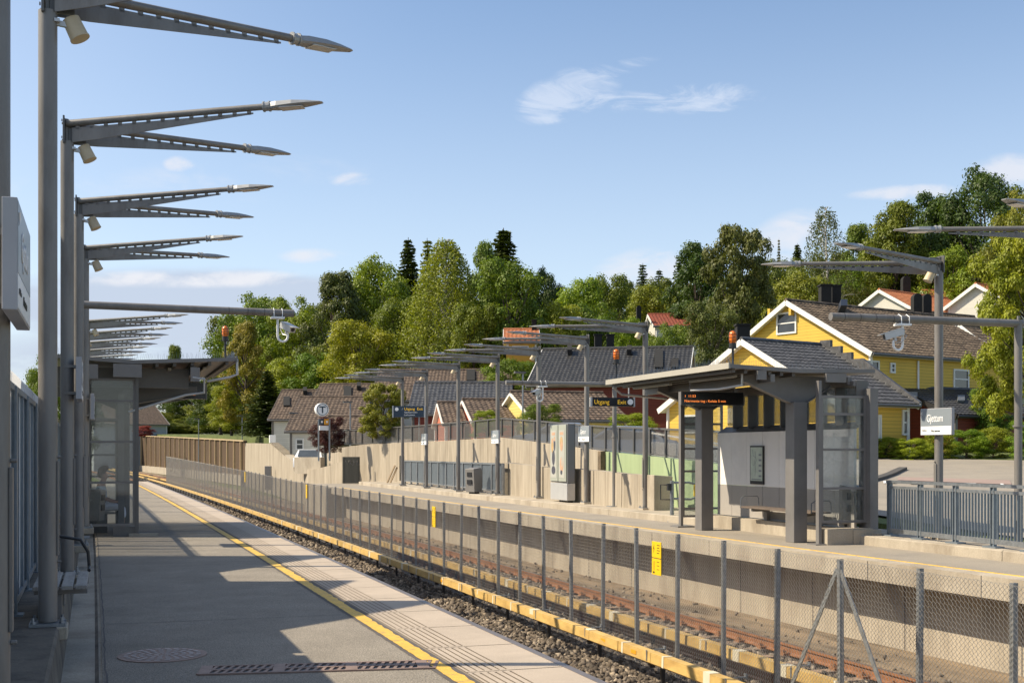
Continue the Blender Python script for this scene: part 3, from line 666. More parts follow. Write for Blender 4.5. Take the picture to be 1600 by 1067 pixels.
for px, y0, y1, lb in ((1026, 846, 898, 'yellow two plate warning sign hung on the nearest part of the mesh fence'), (677.5, 791, 823, 'yellow warning sign on the mesh fence, second from the camera'), (477.5, 757, 778, 'yellow warning sign on the mesh fence, third from the camera'), (378, 737, 753, 'small far yellow warning sign near the end of the mesh fence')):
    Y = YX(px, FX - .06); Y = YX(px, FX - .06 + cv(Y)); X = FX - .06 + cv(Y); za, zb = ZP(y1, X, Y), ZP(y0, X, Y)
    t = thing('warning_sign', lb, 'warning sign', (X, Y, za), 'yellow warning signs on the mesh fence'); w_ = .14; zm = (za + zb) / 2
    for q0, q1 in ((za, zm - .006), (zm + .006, zb)): MB().b2((X - .006, Y - w_, q0), (X + .006, Y + w_, q1)).build('plate', MT['signyellow'], t, bevel=.003)
    b = MB(); xx = X - .0075
    for k in range(4): b.b2((xx, Y - .02, zb - .05 - k * .035), (xx + .0012, Y - .11 + .02 * (k % 2), zb - .04 - k * .035))
    for k in range(3): b.b2((xx, Y - .02, zm - .05 - k * .05), (xx + .0012, Y - .09, zm - .042 - k * .05))
    b.b2((xx, Y + .05, za + .02), (xx + .0012, Y + .10, za + .045)); b.b2((xx, Y + .06, za + .06), (xx + .0012, Y + .075, zm - .04))
    b.add([(xx, Y + .06, zb - .03), (xx, Y + .10, zb - .10), (xx, Y + .075, zb - .10), (xx, Y + .10, zb - .17), (xx, Y + .05, zb - .09), (xx, Y + .075, zb - .09)], [(0, 1, 2), (2, 3, 4), (2, 4, 5)])
    b.build('printing', MT['black'], t)
    b = MB(); b.tube((X + .01, Y, zb - .03), (X + .05, Y, zb - .03), .006, n=5); b.build('clip', MT['galv'], t)
# ================================================================ platform lamps
def make_lamp(T, base, L_=2.27, rise=.055, splay=24.3, drop=.075):
    """double armed lamp, origin at the foot, arms reach +X, splayed along Y"""
    root = thing('platform_lamp', '', 'lamp post')
    top = T
    MB().tube((0, 0, .03), (0, 0, top - .27), .072, n=20).build('pole', MT['pole'], root, smooth=True, local=True)
    b = MB(); b.b2((-.135, -.135, 0), (.135, .135, .025))
    for a in (-1, 1):
        for c_ in (-1, 1): b.tube((a * .105, c_ * .105, .02), (a * .105, c_ * .105, .07), .012, n=6); b.tube((a * .105, c_ * .105, .025), (a * .105, c_ * .105, .042), .022, n=6)
    b.build('base_plate', MT['galv'], root, local=True)
    MB().b2((-.15, -.17, -.10), (.15, .17, 0)).build('footing', MT['concrete'], root, local=True, bevel=.01)
    b = MB(); b.b2((-.045, -.10, top - .30), (-.025, .10, top)); b.b2((-.025, -.012, top - .28), (.20, .012, top - .03))
    b.tube((-.015, 0, top - .30), (-.015, 0, top - .02), .035, n=8)
    for z in (top - .05, top - .24):
        for y in (-.07, .07): b.tube((-.05, y, z), (-.06, y, z), .014, n=6)
    b.build('mounting_plate', MT['poled'], root, local=True)
    b = MB(); b.path([(.03, .05, top - .34), (.04, .05, top - .22), (.09, .05, top - .19), (.16, .05, top - .20), (.18, .05, top - .29)], .009, 6); b.path([(.05, -.03, top - .34), (.06, -.03, top - .25), (.12, -.03, top - .21), (.19, -.03, top - .24)], .008, 6)
    b.build('cable', MT['alu'], root, smooth=True, local=True)
    for s in (1, -1):
        d = Vector((math.cos(R_(splay)), s * math.sin(R_(splay)), rise)).normalized()
        st = Vector((.0, s * .03, top - drop)); en = st + d * L_; side = Vector((-d.y, d.x, 0)).normalized() * .006
        b = MB(); b.tube(st, en, .040, .036, n=12)
        # wedge plate below the tube, joined to it by short tabs with open slots between
        A = st + d * .06 + Vector((0, 0, -.055)); B = en + d * -.12 + Vector((0, 0, -.055)); lo0 = st + d * .06 + Vector((0, 0, -.215)); lo1 = B + Vector((0, 0, -.015)); mid = st + d * .35 + Vector((0, 0, -.205))
        b.prism([A - side, B - side, lo1 - side, mid - side, lo0 - side], side * 2)
        k = 0; q = .10
        while q < L_ - .14:
            b.bar(st + d * q + Vector((0, 0, -.05)), st + d * (q + .045) + Vector((0, 0, -.05)), .012, .05); q += .165
        b.b2((0, 0, 0), (0, 0, 0)) if False else None
        b.build('arm', MT['pole'], root, smooth=True, local=True)
        h0 = en - d * .01; up = Vector((0, 0, 1)); sd = Vector((-d.y, d.x, 0)).normalized()
        b = MB(); b.tube(h0, h0 + d * .10, .052, .050, n=12); b.tube(h0 + d * .005, h0 + d * .02, .060, n=12); b.tube(h0 + d * .07, h0 + d * .085, .060, n=12)
        secs = [(.08, .050, .036, -.036), (.16, .080, .042, -.038), (.34, .100, .036, -.034), (.50, .085, .020, -.022), (.64, .052, .004, -.012), (.675, .032, -.002, -.012)]
        vs = []
        for (t_, w_, zu, zl) in secs:
            c0 = h0 + d * t_
            vs += [c0 + sd * w_ + up * zl * .5, c0 + sd * w_ * .82 + up * zu * .8, c0 + sd * w_ * .3 + up * zu, c0 - sd * w_ * .3 + up * zu, c0 - sd * w_ * .82 + up * zu * .8, c0 - sd * w_ + up * zl * .5, c0 - sd * w_ * .8 + up * zl, c0 + sd * w_ * .8 + up * zl]
        fs = [(i * 8 + j, i * 8 + (j + 1) % 8, i * 8 + 8 + (j + 1) % 8, i * 8 + 8 + j) for i in range(5) for j in range(8)] + [tuple(range(8)), tuple(range(47, 39, -1))]
        b.add(vs, fs); hd = b.build('lamp_head', MT['lamp'], root, local=True)
        c0 = h0 + d * .33 + up * -.037; MB().prism([c0 + d * .13 + sd * .07, c0 - d * .13 + sd * .08, c0 - d * .13 - sd * .08, c0 + d * .13 - sd * .07], (0, 0, -.006)).build('lens', MT['lens'], hd, local=True)
    if True:
        p = Vector((.20, .02, top - .37)); d = Vector((.42, -.1, -.90)).normalized()
        b = MB(); b.tube(p - d * .07, p + d * .09, .070, .076, n=16); b.tube(p + d * .09, p + d * .102, .080, .080, n=16); b.build('loudspeaker', MT['beige'], root, smooth=True, local=True)
        b = MB(); b.bar((.02, 0, top - .35), (.19, .0, top - .37), .035, .04); b.b2((.05, -.06, top - .36), (.09, .06, top - .335)); b.build('bracket', MT['alu'], root, local=True)
    b = MB(); b.b2((.066, -.032, .55), (.084, .032, 1.30)); b.tube((.07, 0, 1.33), (.10, 0, 1.33), .012, n=6); b.tube((.07, 0, .5), (.10, 0, .5), .012, n=6)
    b.build('service_cover', MT['pole'], root, local=True, bevel=.004)
    return root
lampL = None; allL = []
left_lamps = [(-.47, 6.0), (-.41, 10.31), (-.375, 14.57), (-.33, 19.0), (-.30, 23.3), (-.40, 36.35), (-.62, 40.2), (-.82, 43.8), (-1.08, 47.5), (-1.35, 51.4)]
names = ['grey lamp post at the left photo border, arms out of view', 'nearest full double-armed grey lamp post on the left platform', 'second tall double-armed lamp post on the left platform, small sign box on it', 'third double-armed lamp post on the left platform, before the camera boom', 'fourth double-armed lamp post on the left, just before the glass shelter',
         'lamp post beyond the left shelter, its arms highest of those seen under the boom', 'second lamp post beyond the left shelter, arms seen under the camera boom', 'third lamp post beyond the left shelter, arms seen low over its roof', 'fourth lamp post beyond the left shelter, arms close above the roof', 'farthest left platform lamp post, arms just over the shelter roof']
GL = 'double-armed lamp posts along the left platform'
for i, (x, y) in enumerate(left_lamps):
    if i == 0: o = lampL = make_lamp(5.13, PZ)
    else: o = copy_tree(lampL)
    o.location = (x, y, PZ + .0); tag(o, names[i], 'lamp post', GL)
right_lamps = [(13.72, 13.85, 4.80), (13.69, 17.55, 4.84), (13.4, 28.9, 4.86), (13.3, 32.7, 4.86), (13.3, 36.8, 4.86), (13.05, 40.3, 4.86), (12.75, 44.2, 4.86), (12.7, 48.8, 4.86), (12.6, 52.6, 4.86)]
rn = ['lamp post outside the right border, only its arms in view', 'nearest right platform lamp post, in front of the slatted railing', 'right platform lamp post directly beside the far end of the right shelter', 'right platform lamp post just right of the poster column, with a small name sign', 'right platform lamp post just left of the poster column', 'right platform lamp post beside the grey litter bin, with a small name sign', 'right platform lamp post in front of the blue grey ramp railing, no sign on it', 'right platform lamp post holding the dark exit sign', 'farthest lamp post of the right platform, arms reaching furthest left']
GR = 'double-armed lamp posts along the right platform'
lampR = None
for i, (x, y, T) in enumerate(right_lamps):
    if i == 0: o = lampR = make_lamp(5.0, .2, 2.36, .0, 21.5, .115)
    else: o = copy_tree(lampR)
    o.location = (x, y, .24); o.rotation_euler = (0, 0, math.pi); s = T / 5.0; o.scale = (1.0, 1.0, s); tag(o, rn[i], 'lamp post', GR)
# ================================================================ station name signs (parallel to the track)
def name_sign(x, y, z, ln, h, face, label, group, post_r=.072):
    """face +1: looks towards +X, -1: towards -X"""
    t = thing('station_sign', label, 'station sign', (x, y, z), group)
    th = .06; xf = x + face * th / 2
    MB().b2((x - th / 2, y - ln / 2, z), (x + th / 2, y + ln / 2, z + h)).build('sign_box', MT['signbox'], t, bevel=.004)
    MB().b2((xf, y - ln / 2 + .012, z + h * .34), (xf + face * .002, y + ln / 2 - .012, z + h - .012)).build('grey_panel', MT['signgrey'], t)
    MB().b2((xf, y - ln / 2 + .012, z + .012), (xf + face * .002, y + ln / 2 - .012, z + h * .33)).build('white_panel', MT['white'], t)
    xd = (0, face, 0) if face > 0 else (0, -1, 0)
    xx = xf + face * .0045
    text('Gjettum', 'lettering', MT['whitel'], h * .40, (xx, y + (-.02 if face > 0 else .02), z + h * .50), xd, parent=t, align='CENTER', sx=.70)
    text('Mot sentrum', 'small_lettering', MT['signblack'], h * .12, (xx, y, z + h * .12), xd, parent=t, align='CENTER', sx=.8)
    text('Kolsåsbanen', 'small_lettering', MT['signblack'], h * .07, (xx, y - face * ln * .36, z + h * .16), xd, parent=t, align='CENTER', sx=.8)
    MB().path([(xx, y + a * .035 - face * ln * .44, z + h * .82 + c_ * .05) for a, c_ in ((0, .6), (.35, 0), (0, -.6), (-.35, 0), (0, .6))], .005, 4).build('emblem', MT['whitel'], t)
    b = MB()
    for zz in (z + .08, z + h - .08): b.b2((x - face * th / 2, y - .08, zz - .015), (x - face * (th / 2 + .13), y + .08, zz + .015))
    b.build('clamp', MT['pole'], t); return t
name_sign(XY(15, 5.35), 5.80, 2.28, .90, .46, 1, 'station name sign box at the left photo border, mounted high and seen from its end', 'station name signs')
name_sign(-.375 + .13, 14.57, 2.28, .90, .46, 1, 'station name sign on the second left lamp post, seen almost edge-on', 'station name signs')
name_sign(-.30 + .13, 23.3, 2.28, .90, .46, 1, 'station name sign just in front of the left shelter glass, seen almost edge-on', 'station name signs')
for (i, yl, lb) in ((1, 0, 'large white and grey station name sign reading Gjettum on the nearest right lamp post'), (3, 0, 'station name sign on the lamp post right of the poster column'), (5, 0, 'station name sign on the lamp post beside the litter bin'), (7, 0, 'station name sign low on the lamp post with the dark exit sign')):
    x, y, T = right_lamps[i]; name_sign(x - .11, y - .10, 1.99, .82, .46, -1, lb, 'station name signs')
# ================================================================ camera booms
def boom(x, y, zb, H, L_, dirx, label, camt, camx, flip=1, skew=0., bulb=False, visible_pole=True):
    t = thing('camera_boom', label, 'camera mast', (x, y, zb), 'masts with long camera booms')
    b = MB(); b.tube((x, y, zb), (x, y, zb + H + .05), .062, n=18); b.tube((x, y, zb + 1.9), (x, y, zb + 1.93), .085, n=18); b.tube((x, y, zb + H + .06), (x, y, zb + H + .12), .02, n=8); b.build('mast', MT['pole'], t, smooth=True)
    b = MB(); b.b2((x - .17, y - .17, zb), (x + .17, y + .17, zb + .02)); b.build('base_plate', MT['galv'], t)
    e = Vector((x + dirx * L_, y + skew, zb + H)); s0 = Vector((x - dirx * .08, y - skew * .02, zb + H))
    b = MB(); b.tube(s0, e, .062, n=18)
    u = (e - s0).normalized()
    arm = b.build('boom', MT['pole'], t, smooth=True)
    b = MB()
    for q in (.14, .32, .5, .7): b.tube(e - u * (L_ * q * .45), e - u * (L_ * q * .45) - u * .008, .0635, n=18)
    b.build('cable_tie', MT['black'], arm)
    # camera
    c0 = s0 + u * (camx + .08); r = .062
    b = MB()
    for q in (-.07, .07): b.path([c0 + u * q + Vector((0, r + .01, -r - .01)), c0 + u * q + Vector((0, r + .01, r * .5)), c0 + u * q + Vector((0, 0, r + .012)), c0 + u * q + Vector((0, -r - .01, r * .5)), c0 + u * q + Vector((0, -r - .01, -r - .01))], .007, 6)
    b.box(c0 + Vector((0, 0, -r - .025)), (.22, .16, .03))
    k = -dirx * flip; pts = [c0 + Vector((0, 0, -r - .03)), c0 + Vector((0, 0, -.40))]
    for a in range(1, 7):
        an = math.pi * a / 6; pts.append(c0 + Vector((k * -.085 * (1 - math.cos(an)), 0, -.40 - .085 * math.sin(an))))
    pts.append(pts[-1] + Vector((0, 0, .07))); b.path(pts, .020, 10)
    b.build('hanger', MT['white'], t, smooth=True)
    cc = pts[-1] + Vector((0, 0, .09)); d = Vector(camt).normalized(); sd = d.cross(Vector((0, 0, 1))).normalized(); up = sd.cross(d)
    m = Matrix((sd, d, up)).transposed()
    b = MB(); b.box(cc, (.115, .30, .10), mat=m); b.box(cc + up * .055 + d * .04, (.135, .36, .014), mat=m); b.tube(cc - d * .15, cc - d * .17, .05, n=12); b.build('camera_housing', MT['alu'], t)
    b = MB(); b.tube(cc + d * .151, cc + d * .156, .038, n=14); b.build('camera_lens', MT['black'], t)
    b = MB(); b.tube(cc - up * .05, cc - up * .11, .03, n=10); b.path([cc - d * .14 - up * .03, cc - d * .2 - up * .08, cc - d * .1 - up * .15, cc - up * .14], .008, 6); b.build('swivel', MT['alu'], t)
    return t
boom(-.36, 20.6, PZ, 3.72, 3.44, 1, 'grey mast whose long horizontal camera boom crosses above the left platform', (.45, -.85, -.35), 3.17, flip=1, skew=.15)
xr = XY(1591, 15.9)
boom(xr, 15.9, .2, 3.56, 3.42, -1, 'right border mast with long camera boom above the name sign', (-.93, .28, -.30), 2.15, flip=1, skew=.1)
boom(13.35, 30.8, .2, 3.35, 3.15, -1, 'mast behind the exit sign with camera boom ending left over the far track', (-.8, -.6, -.3), 2.1, flip=1, skew=.0)
# ================================================================ noise screens behind the left platform
t = thing('noise_screen', 'row of tall steel framed milky screens behind the left platform', 'noise screen', (-.66, 5, PZ))
Y = 3.2; k = 0; SX = -.70
while Y < 62:
    x = SX + cl(Y); x2 = SX + cl(Y + 1.95)
    b = MB(); b.b2((x - .05, Y - .05, PZ), (x - .03, Y + .05, 2.25)); b.b2((x + .03, Y - .05, PZ), (x + .05, Y + .05, 2.25)); b.b2((x - .03, Y - .006, PZ), (x + .03, Y + .006, 2.25)); b.b2((x - .10, Y - .09, PZ), (x + .10, Y + .09, PZ + .015))
    b.build('post', MT['railing'], t)
    gl_ = Y > 20.6
    b = MB(); b.bar((x, Y + .05, 2.24), (x2, Y + 1.90, 2.24), .07, .05); b.bar((x, Y + .05, PZ + .09), (x2, Y + 1.90, PZ + .09), .07, .05)
    for q in (.33, .66): b.bar((x + .0, Y + 1.95 * q, PZ + .1), (x + .0, Y + 1.95 * q, 2.23), .05, .05)
    b.build('frame', MT['railing'], t)
    b = MB(); b.bar((x, Y + .06, (2.24 + PZ + .09) / 2), (x2, Y + 1.89, (2.24 + PZ + .09) / 2), .012, 2.1); b.build('panel', MT['glassc'] if gl_ else MT['milk'], t)
    Y += 1.95; k += 1
# unseen block beyond the screens, added with a stepped outline to shade the platform
t = thing('shadow_block', 'unseen stepped block behind the left screens, shaped to shadow the left platform', 'house', (-3, 12, -.7))
TR = Vector((-.948, .32, 0)) * 2.6
def occ(pts, nm):
    b = MB(); b.prism([(-3.2, y, z) for y, z in pts], TR); b.build(nm, MT['white_side'], t)
occ([(2.5, -.7), (2.5, 4.3), (8.6, 4.6), (10.4, 6.6), (10.4, 4.6), (13.1, 4.75), (15.5, 6.95), (15.5, 5.9), (16.7, 5.95), (17.9, 6.5), (17.9, 4.75), (19.0, 4.75), (22.0, 7.05), (22.0, -.7)], 'wall')
# ================================================================ bench on the left plinth
t = thing('bench', 'grey slatted bench standing on the plinth right behind the nearest left lamp post', 'bench', (-.42, 11.8, PZ))
for k in range(4): 
    b = MB(); b.b2((-.54 + k * .11, 10.6, .57), (-.45 + k * .11, 11.85, .605)); b.build('slat', MT['benchw'], t, bevel=.006)
b = MB()
for yy in (10.85, 11.65): b.b2((-.54, yy - .03, .515), (-.12, yy + .03, .568)); b.b2((-.48, yy - .10, PZ), (-.32, yy + .10, .515))
b.build('support', MT['frame'], t)
b = MB(); b.path([(-.55, 12.35, .60), (-.56, 12.35, .86), (-.40, 12.36, .90), (-.20, 12.38, .86), (-.13, 12.4, .74), (-.12, 12.4, .60), (-.12, 12.2, .58)], .016, 8); b.build('armrest', MT['black'], t, smooth=True)
# ================================================================ shelters
def bx(x0, x1, y0, y1, z0, z1): return MB().b2((x0, y0, z0), (x1, y1, z1))
def shelter(label, m, xs, y0, y1, zf, roof, cols, zr, slope, boards_, side):
    pass
def led_board(x, y, z, ln, h, xdir, label, lines, th=.12):
    t = thing('departure_board', label, 'departure board', (x, y, z), 'orange departure boards under the shelter roofs')
    xd = Vector(xdir).normalized(); nrm = xd.cross(Vector((0, 0, 1)))
    c0 = Vector((x, y, z)); m = Matrix((xd, -nrm, Vector((0, 0, 1)))).transposed()
    b = MB(); b.box(c0, (ln, th, h), mat=m); b.build('case', MT['signblack'], t)
    b = MB(); b.box(c0 - xd * (ln / 2 + .012), (.024, th + .01, h + .01), mat=m); b.box(c0 + xd * (ln / 2 + .012), (.024, th + .01, h + .01), mat=m)
    for q in (-.35, .35): b.tube(c0 + xd * ln * q + Vector((0, 0, h / 2)), c0 + xd * ln * q + Vector((0, 0, h / 2 + .25)), .015, n=8)
    b.build('hanger', MT['frame'], t)
    for k, tx in enumerate(lines):
        p = c0 - xd * (ln / 2 - .05) + nrm * (th / 2 + .003) + Vector((0, 0, h * (.10 - .38 * k)))
        text(tx, 'lettering', MT['led'], h * .26, p, xd, parent=t, sx=1.12, ext=0)
    return t
def beacon(x, y, z, label, hh=.42):
    t = thing('beacon', label, 'beacon', (x, y, z), 'orange warning beacons on the shelter roofs')
    b = MB(); b.tube((x, y, z), (x, y, z + hh), .022, n=10); b.b2((x - .09, y - .02, z + hh), (x + .09, y + .02, z + hh + .015)); b.tube((x, y, z + hh), (x, y, z + hh + .10), .065, n=16); b.build('stand', MT['black'], t)
    z1 = z + hh + .10; b = MB(); b.path([(x, y, z1), (x, y, z1 + .04), (x, y, z1 + .16), (x, y, z1 + .20), (x, y, z1 + .22)], [.052, .068, .068, .052, .02], 16); b.build('lens', MT['orange_lens'], t, smooth=True)
    b = MB()
    for k in range(6):
        a = math.pi * k / 3; b.path([(x + .078 * math.cos(a), y + .078 * math.sin(a), z1), (x + .078 * math.cos(a), y + .078 * math.sin(a), z1 + .17), (x + .05 * math.cos(a), y + .05 * math.sin(a), z1 + .23), (x, y, z1 + .235)], .004, 4)
    for q in (.04, .10, .16): b.path([(x + .078 * math.cos(a), y + .078 * math.sin(a), z1 + q) for a in [math.pi * k / 6 for k in range(13)]], .004, 4)
    b.build('guard', MT['black'], t); return t
def roof(t, xf, xk, xb, y0, y1, zf, zk, zb, th=.07, tilt=0., f_out=None):
    """folded roof: front tip, kink, back edge (z at the top); local slab, underside joists, gutters, spikes"""
    yl = lambda y: y
    s0 = f_out or (0, 0)
    b = MB()
    for (xa, za, xc, zc) in ((xf, zf, xk, zk), (xk, zk, xb, zb)):
        ya0, ya1 = (y0 + (s0[0] if xa == xf else 0)), (y1 + (s0[1] if xa == xf else 0))
        b.prism([(xa, ya0, za), (xc, y0, zc), (xc, y0, zc - th), (xa, ya0, za - th)], (0, y1 - y0, 0))
    r = b.build('roof', MT['frame'], t)
    sgn = 1 if xb > xf else -1
    b = MB(); b.b2((xf - sgn * .03, y0 - .03, zf - th - .015), (xf + sgn * .0, y1 + .03, zf + .02)); b.build('fascia', MT['cream'] if sgn > 0 else MT['frame'], r)
    b = MB(); n = 6
    for k in range(n):
        q = (k + .5) / n; xx = xf + (xk - xf) * q; zz = zf + (zk - zf) * q - th
        b.bar((xx, y0 + .06, zz - .035), (xx, y1 - .06, zz - .035), .06, .07)
    b.build('purlins', MT['roofu'], r)
    b = MB()
    for xx in (xf + (xk - xf) * .28, xf + (xk - xf) * .62):
        q = (xx - xf) / (xk - xf); zz = zf + (zk - zf) * q - th - .085; b.b2((xx - .03, y0 + .5, zz - .03), (xx + .03, y0 + 2.3, zz + .01)); b.b2((xx - .03, y1 - 2.3, zz - .03), (xx + .03, y1 - .5, zz + .01))
    b.build('light_tube', MT['cream'], r)
    rr = random.Random(3); b = MB()
    def spike(x, y, z): b.path([(x, y, z), (x + rr.uniform(-.035, .035), y + rr.uniform(-.035, .035), z + rr.uniform(.09, .15))], [.0028, .0012], 3, cap=False)
    y = y0
    while y < y1:
        for e in (0, .03): spike(xf + sgn * (.03 + e), y, zf)
        y += .035
    nx = int(abs(xb - xf) / .035)
    for k in range(nx):
        q = k / nx; x = xf + (xb - xf) * q; z = (zf + (zk - zf) * (x - xf) / (xk - xf)) if abs(x - xf) < abs(xk - xf) else zk + (zb - zk) * (x - xk) / (xb - xk)
        spike(x, y0 + .03, z); spike(x, y1 - .03, z)
    b.build('bird_spikes', MT['galv'], r)
    return r
def wing(t, x0, x1, y, z0, z1, rails, gm):
    """glazed side screen across the platform"""
    b = MB(); f = .045
    b.b2((x0, y - .03, z0), (x0 + f, y + .03, z1)); b.b2((x1 - f, y - .03, z0), (x1, y + .03, z1))
    for z in [z0] + rails + [z1 - f]: b.b2((x0 + f, y - .025, z), (x1 - f, y + .025, z + f))
    fr = b.build('side_frame', MT['frame'], t)
    MB().b2((x0 + f, y - .005, z0 + f), (x1 - f, y + .005, z1 - f)).build('side_glass', gm, t); return fr
# --- right shelter
zp = .037
SH = thing('shelter', 'open steel and glass waiting shelter with white back panels on the right platform', 'shelter', (12.5, 21.5, zp))
cN = WZ(1245, 847, zp); cF = WZ(1101, 828, zp)
for c_ in (cN, cF):
    o = bx(c_.x - .14, c_.x + .14, c_.y - .13, c_.y + .17, zp, 2.62).build('column', MT['frame'], SH, bevel=.01)
    b = MB(); b.b2((c_.x - .06, c_.y - .134, .55), (c_.x + .06, c_.y - .131, .85)); b.b2((c_.x - .05, c_.y - .138, .58), (c_.x + .05, c_.y - .134, .60)); b.build('cover_plate', MT['frame'], o)
    # wedge brackets from the column head up to the roof
    b = MB()
    xa, xb_ = c_.x - 1.1, c_.x + .7
    b.prism([(xa, c_.y - .02, 3.12), (xa, c_.y - .02, 2.98), (c_.x - .14, c_.y - .02, 2.60), (c_.x + .16, c_.y - .02, 2.60), (xb_, c_.y - .02, 2.92), (xb_, c_.y - .02, 3.06)], (0, .05, 0))
    b.bar((xa, c_.y + .005, 2.975), (c_.x - .14, c_.y + .005, 2.595), .14, .02); b.bar((xa, c_.y + .005, 3.13), (xb_, c_.y + .005, 3.07), .14, .02); b.bar((c_.x + .16, c_.y + .005, 2.595), (xb_, c_.y + .005, 2.91), .14, .02)
    b.build('bracket', MT['frame'], SH)
RF = (10.92, 12.1, 13.9)
r1 = roof(SH, 10.45, 11.9, XY(1367, 19.05), 19.05, 24.5, 3.25, 3.19, 3.22)
b = MB(); b.bar((11.35, 19.1, 3.02), (11.35, 24.4, 3.02), .09, .14); b.bar((12.95, 19.1, 3.0), (12.95, 24.4, 3.0), .09, .14); b.build('beam', MT['frame'], SH)
b = MB(); b.b2((10.98, 18.99, 2.98), (11.16, 19.04, 3.14)); b.b2((12.38, 18.98, 2.96), (12.80, 19.04, 3.12)); b.build('end_plate', MT['frame'], SH)
b = MB(); b.path([(10.9, 19.4, 3.1), (10.9, 19.4, 2.9), (10.8, 20.1, 2.86), (10.7, 21.0, 2.88)], .025, 8); b.path([(10.5, 24.3, 3.1), (10.7, 24.3, 2.95), (11.6, 23.9, 2.85)], .025, 8); b.build('downpipe', MT['alu'], SH, smooth=True)
# back wall: plinth, lower grey panels, white panels, glazed strip with fins
bxx = 12.98
o = bx(bxx - .18, bxx + .4, 18.75, 24.3, zp, .30).build('plinth', MT['concrete'], SH)
pn = 8; yb0, yb1 = 19.0, 24.2; pw_ = (yb1 - yb0) / pn
for k in range(pn):
    a, c_ = yb0 + k * pw_ + .006, yb0 + (k + 1) * pw_ - .006
    bx(bxx, bxx + .05, a, c_, .32, .98).build('lower_panel', MT['panelg'], SH)
    bx(bxx, bxx + .05, a, c_, .985, 2.12).build('white_panel', MT['panelw'], SH)
    b = MB(); b.prism([(bxx, a, 2.12), (bxx + .22, a, 2.26), (bxx + .25, a, 2.26), (bxx + .05, a, 2.12)], (0, c_ - a, 0)); b.build('sill', MT['frame'], SH)
    b = MB(); b.b2((bxx + .225, a + .03, 2.27), (bxx + .235, c_ - .03, 2.90)); b.build('upper_glass', MT['glass'], SH)
    b = MB(); b.b2((bxx + .02, a - .04, 2.2), (bxx + .26, a - .006, 3.0)); b.build('fin', MT['poled'], SH)
bx(bxx - .03, bxx + .3, yb0 - .02, yb1, 2.9, 2.99).build('head_rail', MT['frame'], SH)
# end screens
wx0 = XY(1277, 18.95); wx1 = XY(1352, 18.95)
wing(SH, wx0 + .06, wx1, 18.95, .42, 2.72, [1.02, 1.72, 2.36], MT['glass'])
b = MB(); b.b2((wx0, 18.9, zp), (wx0 + .06, 19.0, 2.98)); b.b2((wx0 - .12, 18.8, zp), (wx0 + .15, 19.1, zp + .02)); b.build('screen_post', MT['frame'], SH)
b = MB(); b.b2((wx1, 18.8, .22), (wx1 + .17, 19.15, 2.85)); b.build('corner_post', MT['frame'], SH)
b = MB(); b.b2((wx0 + .1, 18.78, zp), (wx1 + .05, 19.1, .32)); b.b2((wx1 + .0, 18.6, zp), (wx1 + .45, 19.1, .24)); b.build('screen_footing', MT['concrete'], SH)
fx0 = XY(1066, 24.4); wing(SH, fx0, fx0 + 1.0, 24.4, .25, 2.75, [.42, 1.25, 1.75, 2.30], MT['glass'])
b = MB(); b.b2((fx0 - .06, 24.35, zp), (fx0, 24.46, 3.0)); b.b2((fx0 - .2, 24.2, zp), (fx0 + .2, 24.6, zp + .03)); b.build('screen_post', MT['frame'], SH)
# information map
my = YX(1181, bxx - .05); t = thing('information_panel', 'framed route map and timetable on the white back panels of the right shelter', 'information panel', (bxx - .03, my, 1.0))
MB().b2((bxx - .035, my - .27, 1.03), (bxx - .004, my + .27, 1.83)).build('frame', MT['black'], t)
MB().b2((bxx - .040, my - .24, 1.10), (bxx - .036, my + .24, 1.80)).build('paper', mat('map_paper', (.50, .58, .50), .15, 6, .3, dirt=(.62, .64, .60), dscale=5, dstr=.6), t)
b = MB(); xq = bxx - .0415
for (pts, ) in (([(.05, 1.72), (.02, 1.6), (.06, 1.5), (.03, 1.35), (.05, 1.2)],), ([(-.02, 1.55), (.05, 1.45), (.12, 1.42)],), ([(.15, 1.75), (.12, 1.62), (.02, 1.58)],)):
    b.path([(xq, my + y_, z_) for y_, z_ in pts], .004, 4)
for k in range(5): b.b2((xq, my - .21, 1.18 + k * .11), (xq + .001, my - .10, 1.22 + k * .11))
b.b2((xq, my - .2, 1.12), (xq + .001, my + .2, 1.14)); b.build('print', MT['signgrey'], t)
# bench in the right shelter
t = thing('bench', 'dark slatted bench with a thin tube armrest under the white panels of the right shelter', 'bench', (bxx - .3, 21.2, .3))
b0, b1_ = 19.6, 22.3
for k in range(3): MB().b2((bxx - .50 + k * .14, b0, .55), (bxx - .38 + k * .14, b1_, .585)).build('slat', mat('bench_slat_dark', (.13, .10, .08), .2, 6, .6) if k == 0 else bpy.data.materials['bench_slat_dark'], t, bevel=.005)
b = MB()
for yy in (b0 + .4, b1_ - .4): b.b2((bxx - .45, yy - .03, .49), (bxx - .05, yy + .03, .548)); b.b2((bxx - .14, yy - .05, .25), (bxx - .05, yy + .05, .49))
b.build('support', MT['frame'], t)
b = MB()
for yy in (b1_ - .03, b0 + .03): b.path([(bxx - .50, yy, .56), (bxx - .50, yy, .74), (bxx - .42, yy, .79), (bxx - .12, yy, .79), (bxx - .08, yy, .74), (bxx - .08, yy, .56)], .011, 8)
b.build('armrest', MT['galv'], t, smooth=True)
